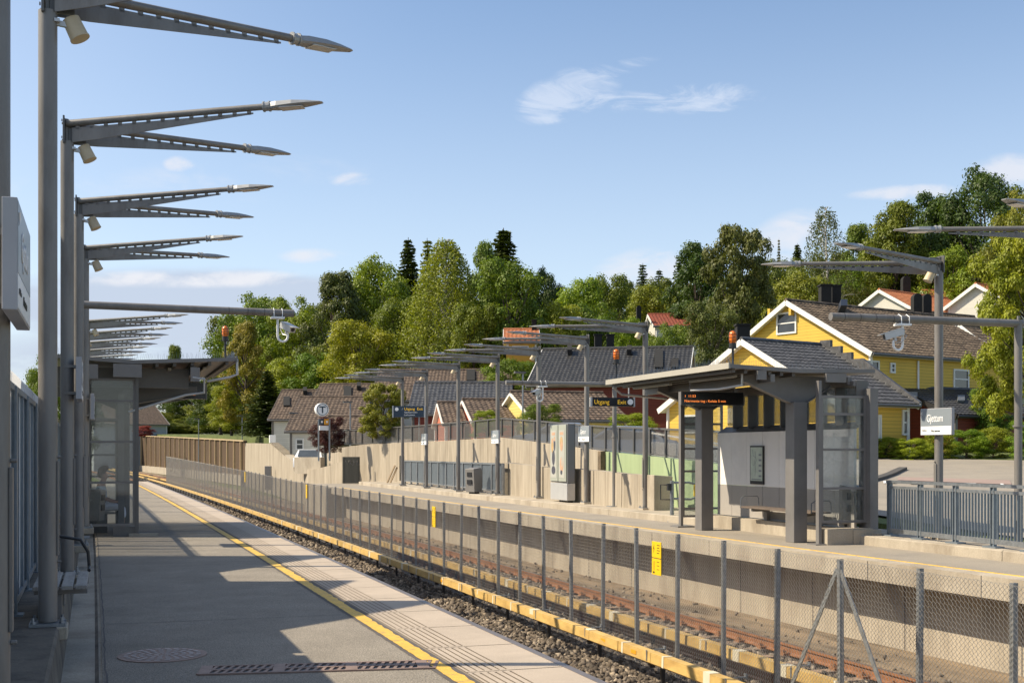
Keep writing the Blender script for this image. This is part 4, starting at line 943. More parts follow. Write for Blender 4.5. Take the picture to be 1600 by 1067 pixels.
def bin_(x, y, z, rz, label, s=1.0):
    t = thing('litter_bin', label, 'litter bin', (x, y, z), 'grey litter bins with square openings', rz=rz)
    b = MB(); b.prism([(-.20 * s, -.19 * s, .06), (.16 * s, -.19 * s, .06), (.20 * s, -.19 * s, .72 * s), (.10 * s, -.19 * s, .84 * s), (-.24 * s, -.19 * s, .80 * s)], (0, .38 * s, 0)); b.build('body', MT['binm'], t, local=True, bevel=.012)
    b = MB()
    for z_ in (.62, .38): b.b2((-.245 * s, -.10 * s, (z_ - .07) * s), (-.20 * s, .10 * s, (z_ + .07) * s))
    b.build('opening', MT['black'], t, local=True)
    MB().b2((-.12 * s, -.12 * s, 0), (.12 * s, .12 * s, .07)).build('foot', MT['black'], t, local=True); return t
bin_(XY(1328, 19.3), 19.3, .32, 1.15, 'grey litter bin behind the near glass screen of the right shelter', .92)
bin_(XY(741, 42.0), 42.0, .2, .55, 'light grey litter bin on the kerb plinth beside the ramp railing', 1.12)
for (px, lb) in ((1145, 'orange beacon on the near track edge of the right shelter roof'), (963, 'orange beacon on the far end of the right shelter roof')):
    yy = 19.5 if px == 1145 else 24.2; xx = XY(px, yy); xx = max(xx, 10.5); beacon(xx, yy, 3.24, lb, .32 if px == 1145 else .36)
led_board(XY(1112, 21.3), 21.3, 2.74, 1.28, .25, (1, -.10, 0), 'departure board with two orange text lines under the right shelter roof', ['1  11:53', 'Nærmeste tog : Kolsås 5 min'])
ex = WD(957, 628, 29.5); t = thing('exit_sign', 'black hanging sign with yellow exit lettering at the far end of the right shelter roof', 'exit sign', ex)
XD = Vector((.975, -.22, 0)).normalized(); nn = XD.cross(Vector((0, 0, 1))); mm = Matrix((XD, -nn, Vector((0, 0, 1)))).transposed()
b = MB(); b.box(ex, (1.02, .10, .21), mat=mm); b.build('case', MT['signblack'], t)
b = MB(); b.box(ex - XD * .53, (.05, .12, .23), mat=mm); b.box(ex + XD * .53, (.03, .12, .23), mat=mm); b.tube(ex + XD * .4 + Vector((0, 0, .1)), ex + XD * .4 + Vector((0, 0, .45)), .015, n=8); b.build('end_cap', MT['alu'], t)
p = ex - XD * .46 + nn * .054 + Vector((0, 0, -.05)); text('Utgang', 'lettering', MT['yellowtxt'], .15, p, XD, parent=t, ext=.003, sx=.88); 
text('Exit', 'lettering', MT['yellowtxt'], .14, p + XD * .57, XD, parent=t, ext=.0005)
b = MB(); q0 = ex + XD * .43 + nn * .054; b.prism([q0 + XD * (.07 * math.cos(a)) + Vector((0, 0, .07 * math.sin(a))) for a in [math.pi * k / 10 for k in range(20)]], nn * .003); b.build('pictogram', MT['whitel'], t)
# --- left shelter
SL = thing('shelter', 'shaded steel and glass waiting shelter on the left platform', 'shelter', (.2, 28, 0))
yw = 25.6; lx0 = XY(136, yw); lx1 = XY(211, yw)
wing(SL, lx0, lx1, yw, .22, 3.17, [1.07, 1.88, 2.70], MT['glassd'])
b = MB()
for z in (1.62, 2.36): b.b2((lx0 + .05, yw + .9, z), (lx0 + .62, yw + .94, z + .04))
b.b2((lx0 + .60, yw + .9, .2), (lx0 + .72, yw + 1.0, 2.9)); b.build('inner_frame', MT['frame'], SL)
b = MB(); b.b2((lx1, yw - .06, .0), (lx1 + .07, yw + .06, 3.4)); b.b2((lx1 - .42, yw - .02, .0), (lx1, yw + .10, .21)); b.build('screen_post', MT['poled'], SL)
MB().b2((lx1 - .12, yw - .1, .008), (lx1 + .45, yw - .02, .07)).build('doorstop', MT['concrete'], SL)
cx_ = .42
for yy in (27.2, 29.9):
    bx(cx_ - .13, cx_ + .13, yy - .15, yy + .15, .0, 2.75).build('column', MT['poled'], SL, bevel=.01)
    b = MB(); b.prism([(1.95, yy, 3.12), (1.95, yy, 2.98), (cx_ + .13, yy, 2.70), (cx_ - .13, yy, 2.70), (cx_ - .75, yy, 2.95), (cx_ - .75, yy, 3.1)], (0, .05, 0)); b.bar((1.95, yy + .02, 2.97), (cx_, yy + .02, 2.69), .15, .02); b.build('bracket', MT['poled'], SL)
xt = XY(363, yw + .4)
roof(SL, xt, .52, -1.15, yw - .35, 30.9, 3.62, 3.52, 3.62)
b = MB(); b.bar((1.75, yw - .2, 3.35), (1.75, 30.8, 3.35), .1, .16); b.bar((-.4, yw - .2, 3.33), (-.4, 30.8, 3.33), .1, .16); b.b2((-1.1, 26.1, 3.02), (1.7, 26.2, 3.42)); b.b2((-1.1, 30.0, 2.98), (2.2, 30.1, 3.42)); b.build('beam', MT['poled'], SL)  # the two dark cross beams are added to darken the gap under the roof
b = MB(); b.b2((lx1 - .42, yw - .38, 3.18), (lx1 + .12, yw - .33, 3.44)); b.b2((-.35, yw - .38, 3.14), (-.08, yw - .33, 3.42)); b.b2((1.68, yw - .38, 3.12), (1.86, yw - .33, 3.40)); b.build('end_plate', MT['frame'], SL)
b = MB(); b.path([(xt + .02, yw - .3, 3.6), (xt + .03, yw - .3, 3.28), (xt - .12, yw - .3, 3.22), (xt - .55, yw - .1, 3.14)], .028, 8); b.path([(1.72, yw - .36, 3.2), (1.95, yw - .36, 3.17), (1.95, yw - .3, 2.9), (1.6, yw - .2, 2.85), (.5, yw, 2.5)], .026, 8); b.build('downpipe', MT['alu'], SL, smooth=True)
b = MB(); 
for k in range(5):
    y_ = yw + .1 + k * 1.2; b.b2((-.62, y_, .2), (-.56, y_ + .06, 3.2))
b.b2((-.62, yw + .16, .2), (-.56, 30.4, .27)); b.b2((-.62, yw + .16, 3.12), (-.56, 30.4, 3.2)); b.b2((-.62, yw + .16, 1.05), (-.56, 30.4, 1.1)); b.build('back_frame', MT['poled'], SL)
MB().b2((-.595, yw + .1, .3), (-.585, 30.4, 3.1)).build('back_glass', MT['glassd'], SL)
wing(SL, lx0, lx1, 30.6, .22, 2.98, [1.10, 2.42], MT['glassd'])
led_board(XY(258, 28.0), 28.0, 3.06, 1.75, .36, (1, -.02, 0), 'departure board glowing orange under the left shelter roof', ['                                     8 11', 'Nærmeste tog : Mortensrud 7 min'])
yb_ = 26.3; beacon(XY(352, yb_), yb_, 3.62, 'orange beacon on the track side corner of the left shelter roof', .42)
t = thing('bench', 'bench inside the left shelter with a seated person on it', 'bench', (-.1, 28.0, .0))
for k in range(3): MB().b2((-.28 + k * .15, 26.5, .43), (-.15 + k * .15, 29.2, .465)).build('slat', MT['benchw'], t)
b = MB(); b.b2((-.25, 26.9, 0), (.1, 27.0, .43)); b.b2((-.25, 28.7, 0), (.1, 28.8, .43)); b.build('support', MT['poled'], t)
bin_(XY(146, 26.2), 26.1, .25, 2.8, 'grey litter bin behind the glass of the left shelter', .85)
# ================================================================ person
def skin(name, pts, edges, rad, m, parent, sub=2):
    me = bpy.data.meshes.new(name); o_ = worg(parent) if parent else Vector((0, 0, 0))
    me.from_pydata([tuple(Vector(p) - o_) for p in pts], edges, []); me.materials.append(m)
    o = bpy.data.objects.new(name, me); COL.objects.link(o); o.parent = parent
    md = o.modifiers.new('skin', 'SKIN'); md.use_smooth_shade = True
    for i, v_ in enumerate(me.skin_vertices[0].data): v_.radius = rad[i] if hasattr(rad[i], '__len__') else (rad[i], rad[i]); v_.use_root = (i == 0)
    s = o.modifiers.new('sub', 'SUBSURF'); s.levels = sub; s.render_levels = sub; return o
py_ = 27.0; pxx = XY(163, py_) - .10
def Pp(x, y, z): return (pxx + x, py_ + y, z)
per = thing('person', 'person in pale blue t-shirt and white trousers sitting in the left shelter', 'person', Pp(0, 0, .46))
J = [Pp(0, 0, .56), Pp(.02, 0, .70), Pp(.03, 0, .88), Pp(.05, 0, 1.00), Pp(.07, 0, 1.08), Pp(.10, 0, 1.17), Pp(.115, 0, 1.27),
     Pp(.04, .17, .97), Pp(.08, .21, .74), Pp(.30, .12, .66), Pp(.37, .09, .65), Pp(.04, -.17, .97), Pp(.08, -.21, .74), Pp(.30, -.12, .66), Pp(.37, -.09, .65),
     Pp(.06, .10, .55), Pp(.46, .11, .53), Pp(.46, .11, .12), Pp(.60, .12, .06), Pp(.06, -.10, .55), Pp(.46, -.11, .53), Pp(.46, -.11, .12), Pp(.60, -.12, .06)]
E = [(0, 1), (1, 2), (2, 3), (3, 4), (4, 5), (5, 6), (3, 7), (7, 8), (8, 9), (9, 10), (3, 11), (11, 12), (12, 13), (13, 14), (0, 15), (15, 16), (16, 17), (17, 18), (0, 19), (19, 20), (20, 21), (21, 22)]
Rd = [(.15, .13), (.14, .12), (.15, .12), (.12, .09), (.05, .05), (.075, .075), (.085, .08), .055, .045, .032, .024, .055, .045, .032, .024, .085, .065, .045, .035, .085, .065, .045, .035]
skin('body', J, E, Rd, MT['skin'], per)
for s in (-1, 1):
    b = MB()
    for k in range(4):
        z_ = .655 - k * .016; l_ = (.07, .085, .08, .06)[k]; p0_ = Vector(Pp(.37, s * .085, z_)); b.path([p0_, p0_ + Vector((l_ * .5, -s * .01, -.005)), p0_ + Vector((l_, -s * .02, -.03))], [.010, .009, .007], 6)
    p0_ = Vector(Pp(.36, s * .07, .67)); b.path([p0_, p0_ + Vector((.03, -s * .03, .01)), p0_ + Vector((.055, -s * .035, .0))], [.012, .010, .008], 6); b.build('fingers', MT['skin'], per, smooth=True)
skin('shirt', [Pp(0, 0, .52), Pp(.02, 0, .70), Pp(.03, 0, .88), Pp(.05, 0, 1.01), Pp(.04, .18, .97), Pp(.065, .215, .82), Pp(.04, -.18, .97), Pp(.065, -.215, .82)], [(0, 1), (1, 2), (2, 3), (3, 4), (4, 5), (3, 6), (6, 7)], [(.175, .155), (.165, .14), (.17, .14), (.12, .10), .075, .068, .075, .068], MT['shirt'], per)
skin('trousers', [Pp(.0, 0, .54), Pp(.06, .10, .555), Pp(.47, .11, .535), Pp(.47, .11, .30), Pp(.06, -.10, .555), Pp(.47, -.11, .535), Pp(.47, -.11, .30)], [(0, 1), (1, 2), (2, 3), (0, 4), (4, 5), (5, 6)], [(.15, .12), .10, .080, .070, .10, .080, .070], MT['trouser'], per)
b = MB(); h = Vector(Pp(.10, 0, 1.285)); 
b.path([h + Vector((-.055, 0, -.12)), h + Vector((-.075, 0, -.06)), h + Vector((-.045, 0, .02)), h + Vector((.01, 0, .075)), h + Vector((.06, 0, .075)), h + Vector((.085, 0, .05))], [.05, .075, .092, .075, .055, .02], 14); b.build('hair', MT['hair'], per, smooth=True)
b = MB(); b.tube(h + Vector((.095, 0, -.04)), h + Vector((.118, 0, -.055)), .014, .010, n=8); 
for s in (-1, 1): b.tube(h + Vector((.03, s * .083, -.04)), h + Vector((.03, s * .093, -.04)), .022, n=8)
b.build('nose_and_ears', MT['skin'], per, smooth=True)
b = MB()
for s in (-1, 1): b.tube(h + Vector((.088, s * .032, -.02)), h + Vector((.094, s * .032, -.02)), .009, n=8)
b.b2(h + Vector((.088, -.022, -.088)), h + Vector((.096, .022, -.082))); b.build('eyes_and_mouth', MT['hair'], per)
for s in (-1, 1): MB().b2(Pp(.40, s * .115 - .045, .012), Pp(.68, s * .115 + .045, .09)).build('shoe', MT['white'], per, bevel=.03)
# ================================================================ walls beyond the right platform
def wall_line(name, label, cat, pts, m, th=.25, cop=True, group=None, extra=None):
    """pts: (x, y, ztop, zbot) along the front face; thickness away from the track"""
    o0 = pts[0]; t = thing(name, label, cat, (o0[0], o0[1], min(p[3] for p in pts)), group)
    vs, fs = [], []; n = len(pts); b = MB()
    for i, (x, y, zt, zb) in enumerate(pts):
        q = pts[min(i + 1, n - 1)]; r = pts[max(i - 1, 0)]; d = Vector((q[0] - r[0], q[1] - r[1], 0)).normalized(); nr = Vector((d.y, -d.x, 0))
        if nr.x < 0 and abs(nr.x) > .05: nr = -nr
        vs += [(x, y, zb), (x, y, zt), (x + nr.x * th, y + nr.y * th, zt), (x + nr.x * th, y + nr.y * th, zb)]
    for i in range(n - 1):
        for j in range(4): fs.append((i * 4 + j, i * 4 + (j + 1) % 4, i * 4 + 4 + (j + 1) % 4, i * 4 + 4 + j))
    fs += [(0, 1, 2, 3), ((n - 1) * 4 + 3, (n - 1) * 4 + 2, (n - 1) * 4 + 1, (n - 1) * 4)]
    b.add(vs, fs); b.build('wall', m, t); return t
def PD(px, py, d, zb): p = WD(px, py, d); return (p.x, p.y, p.z, zb)
wB = [PD(534, 699, 66, -.4), PD(562, 695, 65, -.4), PD(578, 693.5, 64, -.4), PD(640, 691, 60, -.4), PD(700, 688, 56.5, -.4), PD(780, 683, 51.5, -.4), PD(850, 692, 46, -.4), PD(900, 699, 43, -.4), PD(941, 704.5, 40, -.4)]
tB = wall_line('retaining_wall', 'tall board marked concrete wall behind the ramp and poster column', 'retaining wall', wB, MT['boardc'], .3)
wG = [PD(942, 705, 39.9, -.4), PD(1010, 712, 35.5, -.4), PD(1090, 721, 31.5, -.4), PD(1135, 727, 29.5, -.4), PD(1180, 735, 28, -.4)]
tG = wall_line('retaining_wall', 'pale green painted concrete ramp wall seen left of the right shelter', 'retaining wall', wG, MT['boardg'], .3)
p = WD(938, 740, 39.7); MB().b2((p.x - .05, p.y - .15, -.3), (p.x + .22, p.y + .1, WD(938, 705, 39.7).z)).build('end_face', MT['dirt'], tG)
wr = [PD(511, 702, 66, -.4), PD(534, 699, 66, -.4)]
tR = wall_line('retaining_wall', 'short leaning end of the concrete wall left of the dark graffiti doorway', 'retaining wall', [PD(511, 701, 73, -.4), PD(540, 697, 68, -.4), PD(564, 695.5, 65, -.4)], MT['boardc'], .3)
# dark door and ramp opening
def panel_on(name, label, cat, px0, py0, px1, py1, d, m, th=.1, group=None):
    a = WD(px0, py0, d); c_ = WD(px1, py1, d); u = (Vector((c_.x - a.x, c_.y - a.y, 0))); l = u.length; u.normalize(); n = Vector((u.y, -u.x, 0))
    t = thing(name, label, cat, (a.x, a.y, c_.z), group); b = MB(); b.prism([(a.x, a.y, a.z), (c_.x, c_.y, a.z), (c_.x, c_.y, c_.z), (a.x, a.y, c_.z)], n * -th); b.build('panel', m, t, bevel=.01); return t, a, c_, u, n
dm = boards('grey_dark_boards', (.13, .125, .10), .15, .7, (.08, .075, .06))
t, a, c_, u, n = panel_on('door', 'dark grey boarded door with scrawled graffiti in the concrete wall', 'door', 535, 713.5, 562, 755, 63.4, dm)
b = MB(); f = -n * .004 if False else n * .004; o_ = Vector((a.x, a.y, 0)) + n * .0
q = Vector((a.x, a.y, a.z)) + u * .15 + n * .008
for k, st in enumerate([[(0, 0), (.1, -.25), (.2, 0)], [(.25, -.25), (.25, 0), (.37, -.05), (.26, -.12), (.38, -.26)], [(.45, -.25), (.45, 0), (.56, -.06), (.46, -.12)], [(.62, 0), (.62, -.25), (.76, -.22)]]):
    b.path([q + u * x_ + Vector((0, 0, z_ - .18)) for x_, z_ in st], .012, 4)
b.build('graffiti', MT['binm'], t)
t = panel_on('door', 'dark end panel where the ramp opening cuts the concrete wall', 'door', 624, 712, 631.5, 751, 58.5, dm)[0]
t = panel_on('door', 'small plain grey door in the far pale concrete wall', 'door', 413.5, 728, 423.5, 765, 88, mat('grey_door', (.26, .25, .24), .05, 3, .6), .3)[0]
t = thing('plank_stack', 'two wooden planks leaning against the concrete wall left of the ramp opening', 'planks', WZ(606, 756, .03))
for k in range(2):
    a = WD(604.5 + k * 5, 755, 59.0); c_ = WD(617 + k * 3.5, 727 + k * 3, 59.6); MB().bar(a, c_, .07, .05).build('plank', mat('plank_wood%d' % k, (.24, .17, .10), .2, 6, .8), t)
# parapet blocks in front of the walls
gp = 'concrete parapet blocks along the right platform'
pb = [(787, 722.5, 40.8, 848, 729, 37.3), (849, 729.5, 37.2, 886, 732, 35.2), (898, 732, 34.8, 927, 735, 33.3), (928, 734.5, 33.2, 971, 739.5, 31.4), (972, 739.5, 31.3, 1020, 743, 29.9)]
pl = ['longest concrete parapet block, left of the poster column', 'concrete parapet block partly hidden by the poster column', 'concrete parapet block just right of the poster column', 'concrete parapet block between two lamp posts right of the poster column', 'concrete parapet block nearest the shelter, with a lamp post shadow on it']
for (x0, y0, d0, x1, y1, d1), lb in zip(pb, pl):
    a, c_ = WD(x0, y0, d0 * 1.05), WD(x1, y1, d1 * 1.05); t = wall_line('parapet_block', lb, 'parapet', [(a.x, a.y, a.z, .2), (c_.x, c_.y, c_.z, .2)], MT['boardc'], .28, group=gp)
a, c_ = WD(1020.5, 743, 31.3), WD(1041, 745, 31.0)
t = thing('parapet_block', 'thick concrete end block of the parapet with a dark side, left of the gate', 'parapet', (a.x, a.y, .03), gp)
MB().prism([(a.x - .02, a.y - .1, .03), (a.x + .50, a.y - .12, .03), (a.x + .50, a.y - .12, a.z - .02), (a.x - .02, a.y - .1, a.z + .02)], (0, .9, 0)).build('block', MT['concrete'], t, bevel=.015)
# slatted ramp railing in front of wall B
def railing(name, label, pts, zt, zb, m, nb, barw=.02, cat='railing', group=None, postw=.09, infill=None, posts=None):
    t = thing(name, label, cat, (pts[0][0], pts[0][1], zb), group); b = MB()
    P = [Vector((x, y, 0)) for x, y in pts]; L_ = [0]
    for i in range(1, len(P)): L_.append(L_[-1] + (P[i] - P[i - 1]).length)
    def at(s):
        s = max(0, min(L_[-1], s)); i = max(j for j in range(len(L_)) if L_[j] <= s + 1e-9); i = min(i, len(P) - 2)
        q = (s - L_[i]) / (L_[i + 1] - L_[i]); return P[i].lerp(P[i + 1], q)
    ztf = (lambda p: zt(p)) if callable(zt) else (lambda p: zt); zbf = (lambda p: zb(p)) if callable(zb) else (lambda p: zb)
    return t, at, L_[-1]
a, c_ = WD(633, 740, 57.5), WD(786, 740, 42.2)
t, at, LL = railing('railing', 'blue grey galvanised railing with upright posts along the sunken ramp, middle distance', [(a.x, a.y), (c_.x, c_.y)], 1, .2, MT['railing'], 0)
zt_ = lambda s: 1.28; n_ = 12
for k in range(n_ + 1):
    p = at(LL * k / n_); b = MB(); b.b2((p.x - .04, p.y - .05, .2), (p.x + .04, p.y + .05, 1.30)); b.b2((p.x - .12, p.y - .12, .2), (p.x + .12, p.y + .12, .23)); b.build('post', MT['galv'], t)
b = MB(); p, q = at(0), at(LL); b.bar((p.x, p.y, 1.28), (q.x, q.y, 1.28), .08, .06); b.bar((p.x, p.y, .34), (q.x, q.y, .34), .05, .05); b.build('handrail', MT['galv'], t)
b = MB(); 
k = 0.0
while k < LL: p = at(k); b.b2((p.x + .0, p.y - .025, .36), (p.x + .02, p.y + .025, 1.25)); k += .085
b.build('slats', MT['railing'], t)
# mesh parapet on the tall wall
def meshfence(label, pts, h, sp, m, mp, group, name='mesh_parapet'):
    t = thing(name, label, 'mesh fence', pts[0], group); P = [Vector(p) for p in pts]
    b = MB()
    for i in range(len(P) - 1):
        L_ = (P[i + 1] - P[i]).length; n = max(1, round(L_ / sp))
        for k in range(n):
            p = P[i].lerp(P[i + 1], k / n); q = P[i].lerp(P[i + 1], (k + 1) / n)
            MB().b2((p.x - .03, p.y - .03, p.z), (p.x + .03, p.y + .03, p.z + h)).build('post', mp, t)
        b.bar(P[i] + Vector((0, 0, h)), P[i + 1] + Vector((0, 0, h)), .06, .05); b.bar(P[i] + Vector((0, 0, .05)), P[i + 1] + Vector((0, 0, .05)), .04, .03)
    b.build('rail', mp, t); b = MB()
    for i in range(len(P) - 1): b.add([P[i] + Vector((.03, 0, .03)), P[i + 1] + Vector((.03, 0, .03)), P[i + 1] + Vector((.03, 0, h)), P[i] + Vector((.03, 0, h))], [(0, 1, 2, 3)])
    b.build('mesh_panel', m, t); return t
def screenm(name, col, open_):
    m = bpy.data.materials.new(name); m.use_nodes = True; t = m.node_tree; t.nodes.clear(); o = nd(t, 'ShaderNodeOutputMaterial')
    g = nd(t, 'ShaderNodeNewGeometry'); sp = nd(t, 'ShaderNodeSeparateXYZ'); t.links.new(g.outputs['Position'], sp.inputs[0])
    fz = M('FRACT', M('MULTIPLY', M('ADD', sp.outputs[2], sp.outputs[1], tree=t), 22., tree=t), tree=t); fy = M('FRACT', M('MULTIPLY', M('SUBTRACT', sp.outputs[2], sp.outputs[1], tree=t), 22., tree=t), tree=t)
    k = M('MAXIMUM', M('GREATER_THAN', fz, open_, tree=t), M('GREATER_THAN', fy, open_, tree=t), tree=t)
    tr = nd(t, 'ShaderNodeBsdfTransparent'); d = nd(t, 'ShaderNodeBsdfPrincipled'); d.inputs['Base Color'].default_value = (*col, 1); d.inputs['Roughness'].default_value = .5; d.inputs['Metallic'].default_value = .4
    x = nd(t, 'ShaderNodeMixShader'); t.links.new(k, x.inputs[0]); t.links.new(tr.outputs[0], x.inputs[1]); t.links.new(d.outputs[0], x.inputs[2]); t.links.new(x.outputs[0], o.inputs[0]); return m
MT['mesh'] = screenm('expanded_metal_mesh', (.13, .125, .12), .56)
top = [(p[0] + .12, p[1], p[2]) for p in wB[1:]] + [(p[0] + .12, p[1], p[2]) for p in wG[1:4]]
e0 = WD(521, 693, 72)
meshfence('dark mesh parapet fence running along the top of the concrete and green walls', [(e0.x, e0.y, e0.z)] + top, .80, 1.55, MT['mesh'], MT['poled'], None)
# far pale concrete wall with the sloping wing
wA = [PD(383, 692, 112, -1.6), PD(400, 692.5, 102, -1.6), PD(424, 693, 91, -1.6), PD(446, 712, 82, -1.6), PD(470, 733, 75, -1.6), PD(490, 733, 71, -1.6), PD(512, 728, 67.5, -1.6), PD(536, 720, 64.8, -.4)]
tA = wall_line('retaining_wall', 'pale far concrete wall whose top slopes down like a slide, beyond the platform end', 'retaining wall', wA, MT['boardc'], .5)
b = MB(); vs = []

for i_ in (2, 3):
    p, q = Vector(wA[i_][:3]), Vector(wA[i_ + 1][:3]); b.bar((p.x + .25, p.y, p.z + .03), (q.x + .25, q.y, q.z + .03), .56, .10); b.build('coping', MT['concrete'], tA)
t = thing('cabinet', 'small pale metal box on top of the far concrete wall', 'cabinet', WD(423, 692, 92)); p = WD(423, 692, 92); bx(p.x - .1, p.x + .35, p.y - .2, p.y + .2, p.z, p.z + .6).build('box', MT['white'], t, bevel=.02)
# dark timber noise fence, far curve
fp = [(383, 689.5, 112), (340, 687, 128), (300, 685, 146), (262, 683, 166), (236, 682, 184), (215, 681, 200), (170, 680, 235), (130, 679, 275)]
t = thing('timber_fence', 'tall dark brown timber noise fence with pale upright battens along the far curve', 'fence', WD(383, 689.5, 112))
b = MB(); c0 = MB(); pts = [WD(*p) for p in fp]
for i in range(len(pts) - 1):
    p, q = pts[i], pts[i + 1]; zb = -.6
    b.add([(p.x, p.y, zb), (q.x, q.y, zb), (q.x, q.y, q.z), (p.x, p.y, p.z), (p.x + .2, p.y + .1, zb), (q.x + .2, q.y + .1, zb), (q.x + .2, q.y + .1, q.z), (p.x + .2, p.y + .1, p.z)], [(0, 1, 2, 3), (4, 7, 6, 5), (3, 2, 6, 7)])
    c0.bar(p + Vector((0, 0, .05)), q + Vector((0, 0, .05)), .3, .12)
b.build('boards', MT['wood'], t); c0.build('capping', mat('pale_timber', (.42, .32, .19), .1, 6, .7), t)
bt = MB(); bt.b2((-.12, -.16, 0), (.06, .06, 1)); m0 = bt.build('batten', mat('pale_batten', (.55, .40, .22), .12, 3, .7), None); k = 0; px = 379.
tp = lambda x, j: float(np.interp(x, [f[0] for f in fp[::-1]], [f[j] for f in fp[::-1]]))
while px > 135:
    p = WD(px, tp(px, 1), tp(px, 2)); s = m0 if k == 0 else m0.copy()
    if k: COL.objects.link(s)
    s.parent = t; s.location = Vector((p.x - .12, p.y, -.6)) - t.location; s.scale = (1, 1, p.z + .58); k += 1; px -= 7.6 + 2.5 * (px > 355) + .6 * (px > 300)
b = MB(); 
for i in range(len(pts) - 1): p, q = pts[i], pts[i + 1]; b.add([(p.x - .4, p.y, -1.4), (q.x - .4, q.y, -1.4), (q.x - .4, q.y, -.45), (p.x - .4, p.y, -.45), (q.x + .3, q.y, -.45), (p.x + .3, p.y, -.45)], [(0, 1, 2, 3), (3, 2, 4, 5)])
b.build('concrete_base', MT['concrete'], t)
# poster column
pc = thing('poster_column', 'tall grey poster column with two framed posters on the platform side', 'advertising column', (13.5, 34.7, .2))
yc0 = 33.55; xf_ = XY(886, yc0); yc1 = YX(860, xf_)
z1 = ZP(662, xf_, yc0); zs = ZP(755, xf_, yc0); zb = ZP(782, xf_, yc0) 
bx(xf_, xf_ + .26, yc0, yc1, .26, zs).build('base_box', MT['alu'], pc, bevel=.01)
bx(xf_ + .02, xf_ + .24, yc0, yc1, zs + .02, z1).build('case', mat('column_side_grey', (.17, .175, .185), .03, 3, .4), pc, bevel=.01)
bx(xf_ + .24, xf_ + .26, yc0 - .0, yc1, zs + .02, z1 + .02).build('back_edge', MT['poled'], pc)
ymid = (yc0 + yc1) / 2
skp = mat('poster_skin_tone', (.50, .30, .19), .15, 5, .4); lb_ = mat('poster_light', (.40, .40, .36), .05, 5, .4); dk = mat('poster_dark', (.06, .06, .08), .2, 8, .4); tn = mat('poster_tan', (.45, .30, .14), .25, 9, .4)
for s_, (ya, yb2) in enumerate(((yc0 + .04, ymid - .03), (ymid + .03, yc1 - .04))):
    MB().b2((xf_ - .02, ya, zs + .05), (xf_ + .02, yb2, z1 - .02)).build('frame', mat('poster_frame', (.33, .35, .30), .03, 3, .4) if s_ == 0 else bpy.data.materials['poster_frame'], pc, bevel=.006)
    po = MB().b2((xf_ - .026, ya + .10, zs + .15), (xf_ - .021, yb2 - .06, z1 - .18)).build('poster', lb_, pc)
    w_ = yb2 - ya - .16; yy = ya + .10; H_ = z1 - .18 - zs - .15; z0 = zs + .15; xx = xf_ - .0285
    def E(cy, cz, ry, rz, m, nm): MB().add([(xx, yy + w_ * cy + w_ * ry * math.cos(a), z0 + H_ * cz + H_ * rz * math.sin(a)) for a in [math.pi * k / 12 for k in range(24)]], [tuple(range(24))]).build(nm, m, po)
    if s_ == 0: E(.55, .72, .28, .15, tn, 'printed_shape'); xx -= .001; E(.5, .66, .2, .1, skp, 'printed_shape'); E(.5, .28, .30, .16, skp, 'printed_shape'); xx -= .001; E(.4, .35, .12, .12, lb_, 'printed_shape'); E(.55, .12, .16, .05, dk, 'printed_shape')
    else: E(.7, .68, .20, .16, tn, 'printed_shape'); E(.3, .70, .16, .14, dk, 'printed_shape'); xx -= .001; E(.5, .42, .26, .16, dk, 'printed_shape'); E(.66, .78, .14, .05, skp, 'printed_shape'); E(.3, .82, .12, .05, skp, 'printed_shape'); E(.5, .16, .34, .09, dk, 'printed_shape')
    MB().b2((xf_ - .0295, yy + w_ * .2, z0 + H_ * .90), (xf_ - .0275, yy + w_ * .8, z0 + H_ * .96)).build('printed_heading', skp, po)
b = MB()
for k in range(5): b.b2((xf_ + .05, yc0 + .1 + k * .16, .2), (xf_ + .12, yc0 + .15 + k * .16, .26)); b.b2((xf_ + .16, yc0 + .1 + k * .16, .2), (xf_ + .22, yc0 + .15 + k * .16, .26))
b.build('feet', MT['black'], pc)
# gate with card reader
gx = WZ(1050, 815, .04); t = thing('gate_post', 'galvanised post with a horizontal tube loop and yellow card reader before the green wall', 'gate post', gx)
b = MB(); b.tube(gx, gx + Vector((0, 0, .98)), .05, n=14); b.tube(gx, gx + Vector((0, 0, .02)), .12, n=12); b.build('post', MT['galv'], t, smooth=True)
A = gx + Vector((0, 0, .93)); ux = Vector((1, .0, 0)); b = MB(); b.path([A, A + ux * .45, A + ux * .60 + Vector((0, 0, -.04)), A + ux * .66 + Vector((0, 0, -.20)), A + ux * .62 + Vector((0, 0, -.36)), A + ux * .50 + Vector((0, 0, -.40)), A + Vector((0, 0, -.38))], .028, 10); b.build('loop', MT['galv'], t, smooth=True)
b = MB(); b.box(A + ux * .60 + Vector((0, -.03, -.19)), (.09, .05, .28)); b.build('card_reader', MT['signyellow'], t, bevel=.02)
b = MB(); b.box(A + ux * -.07 + Vector((0, 0, -.1)), (.10, .08, .16)); b.path([A + Vector((-.1, 0, -.05)), A + Vector((-.25, .1, -.05)), A + Vector((-.25, .1, -.4)), A + Vector((-.05, 0, -.4))], .015, 8); b.build('latch', MT['black'], t)
